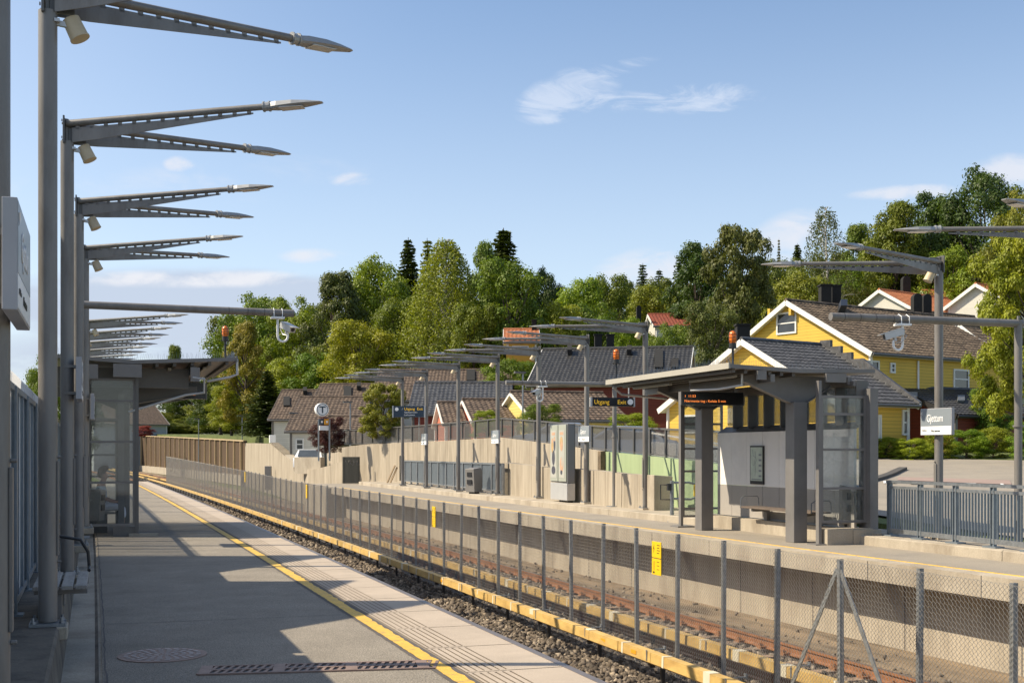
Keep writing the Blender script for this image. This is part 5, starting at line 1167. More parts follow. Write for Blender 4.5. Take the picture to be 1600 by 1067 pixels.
# near slatted railing on the right
y0r, y1r = 18.55, 10.9; xr0 = XY(1387, y0r)
t, at, LL = railing('railing', 'near galvanised railing with close upright bars right of the shelter', [(xr0, y0r), (xr0 - .35, y1r)], 1, .2, MT['railing'], 0)
b = MB(); p, q = at(0), at(LL); b.bar((p.x, p.y, 1.17), (q.x, q.y, 1.17), .07, .05); b.build('handrail', MT['galv'], t)
b = MB(); b.bar((p.x, p.y, .30), (q.x, q.y, .30), .04, .08); b.bar((p.x, p.y, 1.07), (q.x, q.y, 1.07), .04, .05); b.build('bottom_rail', MT['galv'], t)
s_ = 0.0; k = 0
for px in (1390, 1438, 1493, 1552, 1612, 1680):
    yy = YX(px, xr0 - .05 - .05 * k / 2); yy = YX(px, xr0 - .35 * (y0r - yy) / (y0r - y1r)); xx = xr0 - .35 * (y0r - yy) / (y0r - y1r)
    b = MB(); b.b2((xx - .03, yy - .045, .2), (xx + .03, yy - .03, 1.15)); b.b2((xx - .03, yy + .03, .2), (xx + .03, yy + .045, 1.15)); b.b2((xx - .006, yy - .03, .2), (xx + .006, yy + .03, 1.15)); b.b2((xx - .09, yy - .15, .2), (xx + .09, yy + .15, .225)); b.build('post', MT['railing'], t); k += 1
n_ = int(LL / .078); bars_ = MB()
for k in range(n_):
    p = at(k * .078 + .04); bars_.b2((p.x - .018, p.y - .006, .33), (p.x + .018, p.y + .006, 1.06))
o = bars_.build('upright_bars', MT['railing'], t); o['kind'] = 'stuff'
# ================================================================ signs on the street side
ex = WD(639, 643, 50.2); XD = Vector((.93, -.36, 0)).normalized(); nn = XD.cross(Vector((0, 0, 1))); mm = Matrix((XD, -nn, Vector((0, 0, 1)))).transposed()
t = thing('exit_sign', 'dark blue exit sign with street names, hung beside the far lamp post', 'exit sign', ex)
sw, sh = 1.38, .46
b = MB(); b.box(ex, (sw - .1, .10, sh), mat=mm); b.build('case', MT['signblue'], t)
b = MB(); b.box(ex - XD * (sw / 2 - .03), (.05, .12, sh + .02), mat=mm); b.box(ex + XD * (sw / 2 - .03), (.06, .12, sh + .02), mat=mm); b.build('end_cap', MT['alu'], t)
f = nn * .054
text('Utgang', 'lettering', MT['yellowtxt'], .155, ex - XD * .19 + f + Vector((0, 0, .06)), XD, parent=t); text('Exit', 'lettering', MT['yellowtxt'], .155, ex + XD * .34 + f + Vector((0, 0, .06)), XD, parent=t, ext=.0005)
text('Gjettumveien', 'small_lettering', MT['whitel'], .10, ex - XD * .19 + f + Vector((0, 0, -.06)), XD, parent=t); text('Lerkeveien', 'small_lettering', MT['whitel'], .10, ex - XD * .19 + f + Vector((0, 0, -.17)), XD, parent=t)
b = MB(); q0 = ex - XD * .50 + f + Vector((0, 0, .10)); b.prism([q0 + XD * (.075 * math.cos(a)) + Vector((0, 0, .075 * math.sin(a))) for a in [math.pi * k / 10 for k in range(20)]], nn * .003); b.build('pictogram', MT['whitel'], t)
b = MB(); q0 = ex - XD * .32 + f + Vector((0, 0, .07)); b.bar(q0, q0 + XD * .08 + Vector((0, 0, .06)), .012, .004); b.bar(q0 + XD * .07, q0 + XD * .07 + Vector((0, 0, .06)), .015, .004); b.build('stair_mark', MT['whitel'], t)
# metro sign
td = 64.0; c_ = WD(502.5, 640, td); t = thing('metro_sign', 'round white metro sign with a dark T above small route panels on two poles', 'metro sign', WD(497, 715, td))
nrm = Vector((.12, -.985, 0)).normalized(); xd = Vector((0, 0, 1)).cross(nrm) * 1.0; xd.normalize()
if xd.x < 0: xd = -xd
R1 = .345
b = MB(); n = 40; ring = lambda r, off: [c_ + xd * (r * math.cos(2 * math.pi * k / n)) + Vector((0, 0, r * math.sin(2 * math.pi * k / n))) + nrm * off for k in range(n)]
b.prism(ring(R1, -.16), nrm * .32); b.build('drum', MT['white'], t)
b = MB(); i0, o0 = ring(R1 * .78, .164), ring(R1 * .87, .164); b.add(i0 + o0, [(k, (k + 1) % n, n + (k + 1) % n, n + k) for k in range(n)]); b.build('ring', MT['signblue'], t)
b = MB(); b.box(c_ + nrm * .165 + Vector((0, 0, .14)), (.34, .006, .07), mat=Matrix((xd, -nrm, Vector((0, 0, 1)))).transposed()); b.box(c_ + nrm * .165 + Vector((0, 0, -.035)), (.075, .006, .29), mat=Matrix((xd, -nrm, Vector((0, 0, 1)))).transposed()); b.build('letter', MT['signblue'], t)
mmx = Matrix((xd, -nrm, Vector((0, 0, 1)))).transposed()
for px in (498, 515): p = WD(px, 720, td); MB().tube(p, WD(px, 655 if px < 500 else 655, td), .045, n=10).build('pole', MT['galv'], t)
for px, m in ((502.5, MT['signblue']), (510.5, MT['torange'])): p = WD(px, 659, td); o = MB().box(p, (.26, .10, .30), mat=mmx).build('route_panel', m, t); MB().box(p + nrm * .053, (.10, .004, .10), mat=mmx).build('number', MT['white'], o)
p = WD(506.5, 668.5, td); MB().box(p, (.52, .09, .24), mat=mmx).build('lower_panel', MT['white'], t)
# small street lamps
gs = 'small street lamps beyond the station'
for px, yt, yb2, d, lb in ((1, 1, 1, 1, None), (547.5, 629, 672, 75, 'thin street lamp before the brown roofs right of the metro sign'), (462, 646, 700, 85, 'thin street lamp before the pale house left of the metro sign'), (655, 648, 700, 66, 'thin street lamp just behind the dark blue exit sign'), (817, 583, 640, 62, 'thin street lamp before the brown roof with the yellow gable'), (310.5, 655, 690, 130, 'small lamp standing behind the timber fence, left one'), (378.5, 650, 690, 120, 'small lamp standing behind the timber fence, right one')):
    if lb is None: continue
    p = WD(px, yb2, d); z1_ = WD(px, yt, d).z; g_ = zgl(p.x, p.y); zb = min(g_, p.z)
    t = thing('street_lamp', lb, 'street lamp', (p.x, p.y, zb), gs)
    MB().tube((p.x, p.y, zb), (p.x, p.y, z1_), .06, .045, n=8).build('pole', MT['galv'], t)
    b = MB(); b.bar((p.x - .45, p.y, z1_ + .03), (p.x + .12, p.y, z1_ + .03), .22, .10); b.build('lamp_head', MT['poled'], t)
# ================================================================ cars
def car(label, px, py_base, d, L_, rz, paint, H=1.45, name='parked_car', z=None):
    p = WD(px, py_base, d); z = zout(p.x, p.y) + .06 if z is None else z; t = thing(name, label, 'car', (p.x, p.y, z), 'parked cars', rz=rz)
    W2 = .88; h = L_ / 2
    prof = [(-h, .35), (-h, .75), (-h * .93, .92), (-h * .72, .98), (-h * .45, H), (h * .12, H + .02), (h * .48, 1.0), (h * .9, .86), (h, .68), (h, .35)]
    b = MB(); vs = []; n = len(prof)
    for (q, sc) in ((-W2, .97), (-W2 * .9, 1), (W2 * .9, 1), (W2, .97)):
        for x, z_ in prof: vs.append((x * (1 if abs(q) < W2 else .985), q * (1 if z_ < 1.0 else .80), z_ if abs(q) < W2 else min(z_, z_ * .985)))
    fs = [(i * n + j, i * n + (j + 1) % n, (i + 1) * n + (j + 1) % n, (i + 1) * n + j) for i in range(3) for j in range(n)] + [tuple(range(n)), tuple(range(4 * n - 1, 3 * n - 1, -1))]
    b.add(vs, fs); b.build('body', paint, t, smooth=True, local=True)
    for s_ in (-1, 1):
        yq = s_ * (W2 * .80 + .012); yl_ = s_ * (W2 + .008)
        b = MB(); b.add([(-h * .64, yl_, .98), (h * .40, yl_, 1.0), (h * .10, yq, H - .06), (-h * .43, yq, H - .07)], [(0, 1, 2, 3)]); b.build('side_window', MT['carglass'], t, local=True)
        for wx in (-h * .62, h * .62):
            o = MB().tube((wx, s_ * (W2 - .2), .33), (wx, s_ * (W2 + .01), .33), .33, n=20).build('wheel', MT['rubber'], t, local=True)
            MB().tube((wx, s_ * (W2 + .0), .33), (wx, s_ * (W2 + .02), .33), .20, n=16).build('rim', MT['alu'], o, local=True)
    b = MB(); b.add([(h * .50, -W2 * .78, 1.01), (h * .50, W2 * .78, 1.01), (h * .145, W2 * .70, H + .0), (h * .145, -W2 * .70, H)], [(0, 1, 2, 3)]); b.build('windscreen', MT['carglass'], t, local=True)
    b = MB(); b.add([(-h * .745, -W2 * .76, 1.0), (-h * .745, W2 * .76, 1.0), (-h * .475, W2 * .70, H - .01), (-h * .475, -W2 * .70, H - .01)], [(0, 1, 2, 3)]); b.build('rear_window', MT['carglass'], t, local=True)
    for s_ in (-1, 1): MB().box((h * .985, s_ * .62, .70), (.06, .32, .14)).build('headlight', MT['white'], t, local=True)
    return t
car('white car parked beyond the low grey wall left of the metro sign', 486, 722, 79, 4.3, R_(74), MT['carwhite'], z=.40)
t = thing('low_wall', 'low pale concrete wall in front of the white parked car', 'low wall', WD(483, 725, 74)); a, c_ = WD(463, 714, 74), WD(504, 716, 72); MB().bar((a.x, a.y, a.z - .5), (c_.x, c_.y, a.z - .5), .3, 1.0).build('wall', MT['concrete'], t)
car('silver car on the street behind the mesh parapet, right of the poster column', 965, 697, 46, 4.6, R_(160), MT['carsilver'])
car('grey car on the street behind the mesh parapet, left of the poster column', 872, 692, 54.5, 4.4, R_(155), MT['carsilver'])
# white picket fence
t = thing('picket_fence', 'low white picket fence behind the mesh parapet before the yellow house', 'picket fence', WD(1020, 706, 44))
b = MB(); a, c_ = WD(1018, 700, 44), WD(1128, 712, 38)
b.bar((a.x, a.y, a.z + .55 - .0), (c_.x, c_.y, a.z + .1), .03, .06); b.build('rail', MT['trim'], t)
n_ = 44
for k in range(n_):
    p = a.lerp(c_, k / (n_ - 1)); zt_ = WD(800, 692 + 8 * k / n_, 44).z; s = MB(); s.prism([(p.x - .045, p.y, p.z - .7), (p.x + .045, p.y, p.z - .7), (p.x + .045, p.y, zt_), (p.x, p.y, zt_ + .06), (p.x - .045, p.y, zt_)], (0, .02, 0)); s.build('picket', MT['trim'], t)
# ================================================================ street on the right
vs, fs = [], []; k = 0
rl = [(14.9, 12), (15.2, 19), (15.6, 24), (16.1, 30), (16.9, 36), (17.3, 42), (17.0, 48), (16.2, 56), (15.5, 66), (16, 78)]
def road_w(y): return float(np.interp(y, [12, 30, 38, 46, 60, 80], [26, 26, 22, 12, 7, 7]))
ny = 34; nx_ = 14
for i in range(ny):
    y = 12 + (78 - 12) * i / (ny - 1); x0 = float(np.interp(y, [r[1] for r in rl], [r[0] for r in rl]))
    for j in range(nx_):
        x = x0 + road_w(y) * j / (nx_ - 1); vs.append((x, y, zout(x, y) + .05))
for i in range(ny - 1):
    for j in range(nx_ - 1): fs.append((i * nx_ + j, i * nx_ + j + 1, (i + 1) * nx_ + j + 1, (i + 1) * nx_ + j))
tag(MB().add(vs, fs).build('road', MT['asphalt2']), kind='structure')
def strip(px0, py0, px1, py1, z_, d, w, m, name):
    a, c_ = d(px0, py0), d(px1, py1)
def on_ground(px, py):
    d = 16.
    while d < 120:
        p = WD(px, py, d)
        if p.z < zout(p.x, p.y) + .06: break
        d += .05
    p.z = zout(p.x, p.y) + .06; return p
def decal(pts, m, name, lift=.0):
    o = MB().add([on_ground(*p) + Vector((0, 0, lift)) for p in pts], [tuple(range(len(pts)))]).build(name, m); return tag(o, kind='structure')
decal([(1404, 745), (1578, 750), (1581, 757), (1402, 750)], mat('paving_band', (.30, .22, .19), .1, 3, .85), 'paving_band', .004)
for k, (x0, x1, y) in enumerate([(1380, 1400, 753.5), (1422, 1443, 755), (1505, 1525, 757), (1563, 1568, 757.5)]):
    decal([(x0, y - 2), (x1, y - 1.6), (x1 + .5, y + 2), (x0 + .5, y + 1.6)], MT['white'], 'road_marking', .01)
t = thing('kerb', 'curved dark edged kerb end on the asphalt right of the shelter', 'kerb', on_ground(1370, 745))
b = MB(); kp = [on_ground(*q) for q in [(1360, 752), (1375, 748), (1392, 742), (1402, 737), (1411, 733)]]; [b.bar(p + Vector((0, 0, .02)), q + Vector((0, 0, .02)), .28, .12) for p, q in zip(kp, kp[1:])]; b.build('kerb_stone', mat('dark_kerb', (.07, .065, .06), .2, 5, .8), t)
decal([(1369, 716), (1480, 716), (1486, 708), (1369, 709)], MT['grass'], 'verge', .01)
# ================================================================ houses
def pantile(b, e0, e1, r0, r1, cw=.26, rl=.36, mi=0, hgt=.035):
    """tiled slope as real geometry: rounded columns, stepped courses. e: eave corners, r: ridge corners"""
    e0, e1, r0, r1 = map(Vector, (e0, e1, r0, r1)); u = (e1 - e0); nc = max(2, round(u.length / cw)); v = r0 - e0; nr = max(2, round(v.length / rl))
    n = u.cross(v).normalized()
    if n.z < 0: n = -n
    sub = 4; W_ = nc * sub + 1; vs = []; fs = []
    for r in range(nr):
        for lv, lift in ((r, .03), (r + 1, .0)):
            q = lv / nr; A, B = e0.lerp(r0, q), e1.lerp(r1, q)
            for c_ in range(W_):
                ph = (c_ % sub) / sub; h = hgt * (.5 + .5 * math.cos(2 * math.pi * ph)) ** 1.0
                vs.append(A.lerp(B, c_ / (W_ - 1)) + n * (h + lift))
        k = 2 * r * W_
        for c_ in range(W_ - 1): fs.append((k + c_, k + c_ + 1, k + W_ + c_ + 1, k + W_ + c_))
        if r: 
            for c_ in range(W_ - 1): fs.append((k - W_ + c_, k - W_ + c_ + 1, k + c_ + 1, k + c_))
    b.add(vs, fs, mi)
def ray_hit(px, py, p0, nrm):
    o = Vector((0, 0, EYE)); d = WD(px, py, 1.0) - o; return o + d * ((p0 - o).dot(nrm) / d.dot(nrm))
def window(house, px0, py0, px1, py1, p0, nrm, mull=1, name='window', fr=None):
    """framed window set on a wall plane, placed by looking it up on that wall"""
    nrm = nrm.normalized(); c_ = ray_hit((px0 + px1) / 2, (py0 + py1) / 2, p0, nrm); a = ray_hit(px0, (py0 + py1) / 2, p0, nrm); d = ray_hit(px1, (py0 + py1) / 2, p0, nrm); w_ = (Vector((a.x, a.y, 0)) - Vector((d.x, d.y, 0))).length
    h = abs(ray_hit((px0 + px1) / 2, py0, p0, nrm).z - ray_hit((px0 + px1) / 2, py1, p0, nrm).z); xd = Vector((nrm.y, -nrm.x, 0)).normalized(); m = Matrix((xd, -nrm, Vector((0, 0, 1)))).transposed()
    b = MB(); t_ = .09
    for s_ in (-1, 1): b.box(c_ + xd * s_ * (w_ / 2 - t_ / 2) + nrm * .03, (t_, .08, h), mat=m); b.box(c_ + Vector((0, 0, s_ * (h / 2 - t_ / 2))) + nrm * .03, (w_ - 2 * t_, .08, t_), mat=m)
    for k in range(mull): b.box(c_ + nrm * .025 + (Vector((0, 0, 0)) if w_ < h * 1.3 else xd * 0) , (w_ - 2 * t_, .05, .06) if w_ < h * 1.3 else (.06, .05, h - 2 * t_), mat=m)
    f = b.build(name, fr or MT['trim'], house); MB().box(c_ + nrm * .012, (w_ - 2 * t_, .01, h - 2 * t_), mat=m).build('pane', MT['win'], f); return f
HS = {}
def house(key, label, rA, rB, eA, eB, wall, tile, base=None, ov=.35, trim='trim', back=True, cw=.28, name='house', cat='house', asym=1.0, bw=.26):
    rA, rB, eA, eB = [WD(*p) for p in (rA, rB, eA, eB)]
    zr = (rA.z + rB.z) / 2; ze = (eA.z + eB.z) / 2; rA.z = rB.z = zr; eA.z = eB.z = ze
    h = ((eA - rA) + (eB - rB)) / 2; h.z = 0; u = (rB - rA); u.z = 0; u.normalize(); h = h - u * h.dot(u)   # square the plan
    eA = rA + h; eA.z = ze; eB = rB + h; eB.z = ze
    bA = rA - h * asym; bB = rB - h * asym; bA.z = bB.z = ze
    hn = h.normalized(); gz = min(zgl(p.x, p.y) for p in (eA, eB, bA, bB)) - .3 if base is None else base
    t = thing(name, label, cat, ((rA.x + rB.x) / 2, (rA.y + rB.y) / 2, gz)); dn = Vector((0, 0, -.14))
    b = MB(); pantile(b, eA, eB, rA, rB, cw); pantile(b, bB, bA, rB, rA, cw)
    b.tube(rA + Vector((0, 0, .03)), rB + Vector((0, 0, .03)), .11, n=8)
    ro = b.build('roof', tile, t)
    b = MB()
    for q0, q1, q2, q3 in ((eA, eB, rB, rA), (bB, bA, rA, rB)): b.prism([q0 + dn * .2, q1 + dn * .2, q2 + dn * .2, q3 + dn * .2], dn)
    b.build('roof_deck', MT[trim], ro)
    b = MB(); 
    for P0, P1 in ((eA, rA), (bA, rA)): b.bar(P0 - u * .02 + Vector((0, 0, -.10)), P1 - u * .02 + Vector((0, 0, -.10)), .05, bw)
    for P0, P1 in ((eB, rB), (bB, rB)): b.bar(P0 + u * .02 + Vector((0, 0, -.10)), P1 + u * .02 + Vector((0, 0, -.10)), .05, bw)
    b.build('bargeboards', MT[trim], t)
    b = MB(); b.path([eA + hn * .06 + Vector((0, 0, -.08)), eB + hn * .06 + Vector((0, 0, -.08))], .07, 8); b.build('gutter', MT['black'] if trim == 'black' else MT['poled'], t)
    s = (zr - ze) / h.length; i_ = ov; wz = ze + s * i_ - .06; rz_ = zr - .10
    cA, cB = eA - hn * i_ + u * i_, eB - hn * i_ - u * i_; dA, dB = bA + hn * i_ + u * i_, bB + hn * i_ - u * i_; kA, kB = rA + u * i_, rB - u * i_
    b = MB(); P = lambda p, z: Vector((p.x, p.y, z))
    vs = [P(cA, gz), P(cB, gz), P(dB, gz), P(dA, gz), P(cA, wz), P(cB, wz), P(dB, wz), P(dA, wz), P(kA, rz_), P(kB, rz_)]
    b.add(vs, [(0, 1, 5, 4), (2, 3, 7, 6), (3, 0, 4, 8, 7), (1, 2, 6, 9, 5), (4, 5, 9, 8), (7, 8, 9, 6)]); b.build('wall', MT[wall], t)
    b = MB()
    for p in (cA, cB, dA, dB): b.b2((p.x - .07, p.y - .07, gz), (p.x + .07, p.y + .07, wz - .03))
    b.build('corner_boards', MT[trim if trim != 'black' else 'poled'], t)
    HS[key] = dict(t=t, fp=cA, fn=hn, gp=cA, gn=-u, gB=cB, gBn=u, rA=rA, rB=rB, eA=eA, eB=eB, u=u, h=hn, roof=ro, sn=(eB - eA).cross(rA - eA).normalized()); return t
def roofbox(key, px0, py0, px1, py1, m, name, proud=.12):
    H = HS[key]; n = H['sn'] if H['sn'].z > 0 else -H['sn']; P = [ray_hit(x, y, H['eA'], n) + n * .05 for x, y in ((px0, py1), (px1, py1), (px1, py0), (px0, py0))]
    return MB().prism(P, n * proud).build(name, m, H['roof'])
def chimney(key, px0, py0, px1, py1, d, dp=.7, m=None, round_=False, capm=None):
    H = HS[key]; a, c_ = WD(px0, py0, d), WD(px1, py1, d); x0, x1 = a.x, c_.x; w_ = (c_ - a).length * (px1 - px0) / max(1, math.hypot(px1 - px0, py1 - py0)); cx, cy = (a.x + c_.x) / 2, (a.y + c_.y) / 2
    zt = a.z; zb_ = c_.z - 1.0
    if round_: b = MB(); xd = Vector((CS, -SN, 0)); ce = Vector((cx, cy, 0)); r = w_ / 2; pts = [ce - xd * r + Vector((0, 0, zb_)), ce + xd * r + Vector((0, 0, zb_))] + [ce + xd * r * math.cos(a_) + Vector((0, 0, zt - r + r * math.sin(a_))) for a_ in [math.pi * k / 8 for k in range(9)]]; b.prism(pts, Vector((SN, CS, 0)) * dp)
    else: b = MB(); b.box((cx, cy, (zt + zb_) / 2), (w_, dp, zt - zb_), rz=-TH); b.box((cx, cy, zt + .03), (w_ + .12, dp + .12, .08), rz=-TH)
    o = b.build('chimney', m or MT['soot'], H['t'])
    return o
house('y1', 'large yellow clapboard house with brown tiled roof and white gable trim behind the right shelter', (1228, 470, 64.8), (1463, 494, 72.2), (1356, 550, 60), (1592, 567, 67.4), 'yellow_side', MT['tile_brown'], base=2.0)
H = HS['y1']; window(H['t'], 1214, 488, 1245, 522, H['gp'], H['gn'])
for q in ((1349, 563, 1373, 597), (1390, 567, 1398, 583), (1489, 577, 1513, 608)): window(H['t'], *q, H['fp'], H['fn'])
b = MB()
for px in (1433.5,): p = ray_hit(px, 590, H['fp'], H['fn']); b.b2((p.x - .05, p.y - .09, 2.1), (p.x + .05, p.y - .02, 6.4))
b.build('downpipe', MT['trim'], H['t'])
b = MB()
for px, py in ((1208, 489), (1241, 487)): p = ray_hit(px, py, H['gp'], H['gn']) - H['gn'] * .1; b.bar(p, p + H['gn'] * .45, .16, .42)
b.build('gable_brackets', MT['yellow_side'], H['t'])
chimney('y1', 1281, 447, 1297, 472, 72); chimney('y1', 1298, 448, 1312, 472, 73); roofbox('y1', 1308, 482, 1318, 492, MT['black'], 'roof_hatch', .5); chimney('y1', 1150, 509, 1170, 535, 62)
house('y2', 'lower front wing of the yellow house with dark tiled roof just above the right shelter', (1158, 531, 55), (1281, 539, 58), (1324, 628, 50), (1432, 632, 54), 'yellow_side', MT['tile_dark'], base=1.2)
H = HS['y2']; window(H['t'], 1068, 648, 1090, 677, H['gp'], H['gn']); window(H['t'], 1371, 648, 1376, 690, H['fp'], H['fn']); window(H['t'], 1409, 640, 1418, 680, H['fp'], H['fn'])
st = []
for k in range(4): p = H['rB'].lerp(H['eB'], k / 9); q = H['rB'].lerp(H['eB'], (k + 1) / 9); st += [(p.x, p.y, p.z + .22), (q.x, q.y, p.z + .22)]
p, q = H['eB'], H['rB']; st += [(p.x, p.y, p.z + .12)]; MB().prism(st + [(p.x, p.y, p.z - .1), (q.x, q.y, q.z - .1)], H['u'] * .18).build('stepped_verge', MT['tile_dark'], H['t'])
house('bk', 'dark red house with long glossy black tiled roof behind the right lamp posts', (848, 545, 84), (1083, 544, 82), (784, 600, 78), (1070, 601, 76), 'red_side', MT['tile_black'], base=2.)
for q in ((1023, 549, 1036, 577), (1049, 563, 1060, 577)): roofbox('bk', *q, MT['soot'], 'skylight')
for q in ((887, 549, 894, 556), (980, 549, 987, 556)): roofbox('bk', *q, MT['soot'], 'roof_vent', .4)
chimney('bk', 929, 524, 940, 548, 86); chimney('bk', 948, 524, 959, 548, 86)
house('yg', 'small house with pale yellow gable and brown tiled roof behind the mesh parapet', (797, 614, 66.5), (942, 614, 68), (822, 657, 62.5), (994, 655, 64), 'yellow_pale', MT['tile_brown2'], bw=.13, ov=.2)
house('p1', 'small salmon pink gabled house, left one of the two', (683, 630, 70), (719, 629, 70.2), (697, 662, 66.6), (735, 661, 66.8), 'pink_side', MT['tile_brown2'], bw=.13, ov=.2)
house('p2', 'salmon pink gabled house with longer roof, right one of the two', (722, 625, 68.5), (793, 625, 69.0), (734, 660, 65), (808, 659, 65.5), 'pink_side', MT['tile_brown2'], bw=.13, ov=.2)
house('b6', 'house with dark tiled roof rising right behind the two pink gables', (648, 599, 82), (800, 598, 82), (622, 648, 76), (795, 645, 76), 'red_side', MT['tile_dark'], trim='poled', bw=.16)
house('b7', 'long brown tiled roofed house below the big birch, with one dark skylight', (592, 578, 96), (800, 579, 96), (565, 625, 90), (800, 625, 90), 'white_side', MT['tile_brown2'], trim='poled', bw=.16); roofbox('b7', 729, 580, 742, 597, MT['soot'], 'skylight')
house('b8', 'brown roofed house with a square dark skylight left of the long roof', (500, 601, 98), (590, 601, 98), (478, 645, 92), (585, 645, 92), 'white_side', MT['tile_brown2'], trim='poled', bw=.16); roofbox('b8', 537, 606, 549, 622, MT['soot'], 'skylight'); roofbox('b8', 558, 605, 564, 611, MT['soot'], 'roof_vent', .4)
house('b9', 'leftmost brown roofed house of the row beside the dark spruce', (440, 610.5, 104), (500, 610, 104), (432, 655, 98), (490, 655, 98), 'white_side', MT['tile_brown2'], trim='poled', bw=.16); roofbox('b9', 443, 622, 453, 636, MT['soot'], 'skylight'); roofbox('b9', 474, 612, 480, 618, MT['soot'], 'roof_vent', .4)
house('b10', 'white walled house with brown tiled roof right behind the metro sign', (469, 621, 88), (580, 621, 88), (440, 673, 82), (562, 673, 82), 'white_side', MT['tile_brown2'], base=.8, trim='poled', bw=.16)
H = HS['b10']; window(H['t'], 462, 685, 475, 703, H['fp'], H['fn'])
house('b11', 'low brown roofed annex just right of the metro sign behind the maroon tree', (513, 651, 80), (575, 651, 80), (500, 692, 76), (570, 692, 76), 'white_side', MT['tile_brown2'], trim='poled', bw=.16)
house('gr', 'low garage with broad black roof behind the name sign', (1392, 604, 62), (1545, 612, 66), (1406, 645, 57), (1575, 650, 60), 'red_side', MT['tile_black'], name='garage', cat='garage', trim='black')
for q in ((1418, 617, 1432, 625), (1495, 622, 1506, 630)): roofbox('gr', *q, MT['galv'], 'roof_window')
house('gn', 'pale green clapboard house partly behind the foreground tree', (1500, 510, 78), (1640, 520, 84), (1512, 574, 72), (1660, 580, 78), 'green_side', MT['tile_brown'])
H = HS['gn']; window(H['t'], 1528, 583, 1541, 596, H['fp'], H['fn'])
house('g2', 'brown roofed house with white fascia between the yellow house and the tree', (1415, 490, 86), (1522, 491, 90), (1436, 520, 83), (1528, 518, 86), 'green_side', MT['tile_brown'])
house('o1', 'white gabled house with bright orange roof, left one on the hill', (1373, 456, 100), (1480, 464, 106), (1413, 489, 96), (1522, 495, 101), 'white_side', MT['tile_orange'], cw=.34)
house('o2', 'white gabled house with orange roof, right one on the hill', (1524, 447, 98), (1610, 455, 104), (1556, 472, 95), (1645, 480, 100), 'white_side', MT['tile_orange'], cw=.34)
house('o3', 'orange tiled roof between the two white hill gables', (1440, 459, 112), (1532, 450, 112), (1448, 490, 107), (1540, 488, 107), 'white_side', MT['tile_orange'], cw=.34)
house('o4', 'small orange roof peeping out left of the white hill gable', (1322, 459, 118), (1366, 459, 118), (1318, 484, 114), (1362, 484, 114), 'white_side', MT['tile_orange'], cw=.34)
chimney('o1', 1411, 431, 1423, 460, 106, round_=True); chimney('o1', 1428, 458, 1441, 492, 84, round_=True); chimney('o1', 1443, 459, 1456, 492, 86, round_=True); chimney('o2', 1558, 430, 1568, 455, 100)
house('o5', 'distant yellow house with orange roof seen between the lamp arms', (787, 515, 103), (842, 515, 103), (797, 534, 99), (853, 534, 99), 'yellow_side', MT['tile_orange'], cw=.34)
H = HS['o5']; p0 = ray_hit(812, 555, H['fp'], H['fn']) + H['fn'] * .1; MB().box(p0, (2.2, 1.0, 1.1), rz=math.atan2(H['u'].y, H['u'].x)).build('balcony', MT['orange_side'], H['t']); window(H['t'], 800, 540, 826, 552, H['fp'], H['fn'], 3); chimney('o5', 831, 501, 838, 520, 103)
house('r1', 'distant house with dull red roof on the slope behind the black roof', (1012, 492, 122), (1090, 491, 122), (1022, 509, 117), (1102, 509, 117), 'white_side', MT['tile_red'], cw=.34)
chimney('r1', 995, 477, 1002, 500, 118, round_=True); chimney('r1', 1059, 473, 1068, 496, 121, round_=True)
house('l1', 'pale blue grey house with brown roof beyond the timber fence, left of the dark trees', (120, 627, 196), (238, 627, 204), (118, 662, 189), (244, 662, 197), 'blue_side', MT['tile_brown2'], cw=.4)
# ================================================================ vegetation
def leaf_mesh(name, C, Nn, size, m, asp=1.0, seed=0):
    """C: centres (n,3), Nn: normals (n,3); one kite shaped leaf clump each"""
    r = np.random.default_rng(seed); n = len(C); Nn = Nn / np.linalg.norm(Nn, axis=1, keepdims=True)
    a = r.normal(size=(n, 3)); U_ = np.cross(Nn, a); U_ /= np.linalg.norm(U_, axis=1, keepdims=True); V_ = np.cross(Nn, U_)
    s = size * r.uniform(.55, 1.3, (n, 1)); bend = Nn * s * r.uniform(-.35, .35, (n, 1))
    P = np.stack([C - U_ * s * asp, C - V_ * s * .55 + bend, C + U_ * s * asp * .9, C + V_ * s * .55 - bend], 1)
    me = bpy.data.meshes.new(name); me.vertices.add(n * 4); me.vertices.foreach_set('co', P.reshape(-1).astype(np.float32)); me.loops.add(n * 4); me.loops.foreach_set('vertex_index', np.arange(n * 4, dtype=np.int32))
    me.polygons.add(n); me.polygons.foreach_set('loop_start', np.arange(0, n * 4, 4, dtype=np.int32)); me.polygons.foreach_set('loop_total', np.full(n, 4, np.int32)); me.materials.append(m); me.update(calc_edges=True); return me
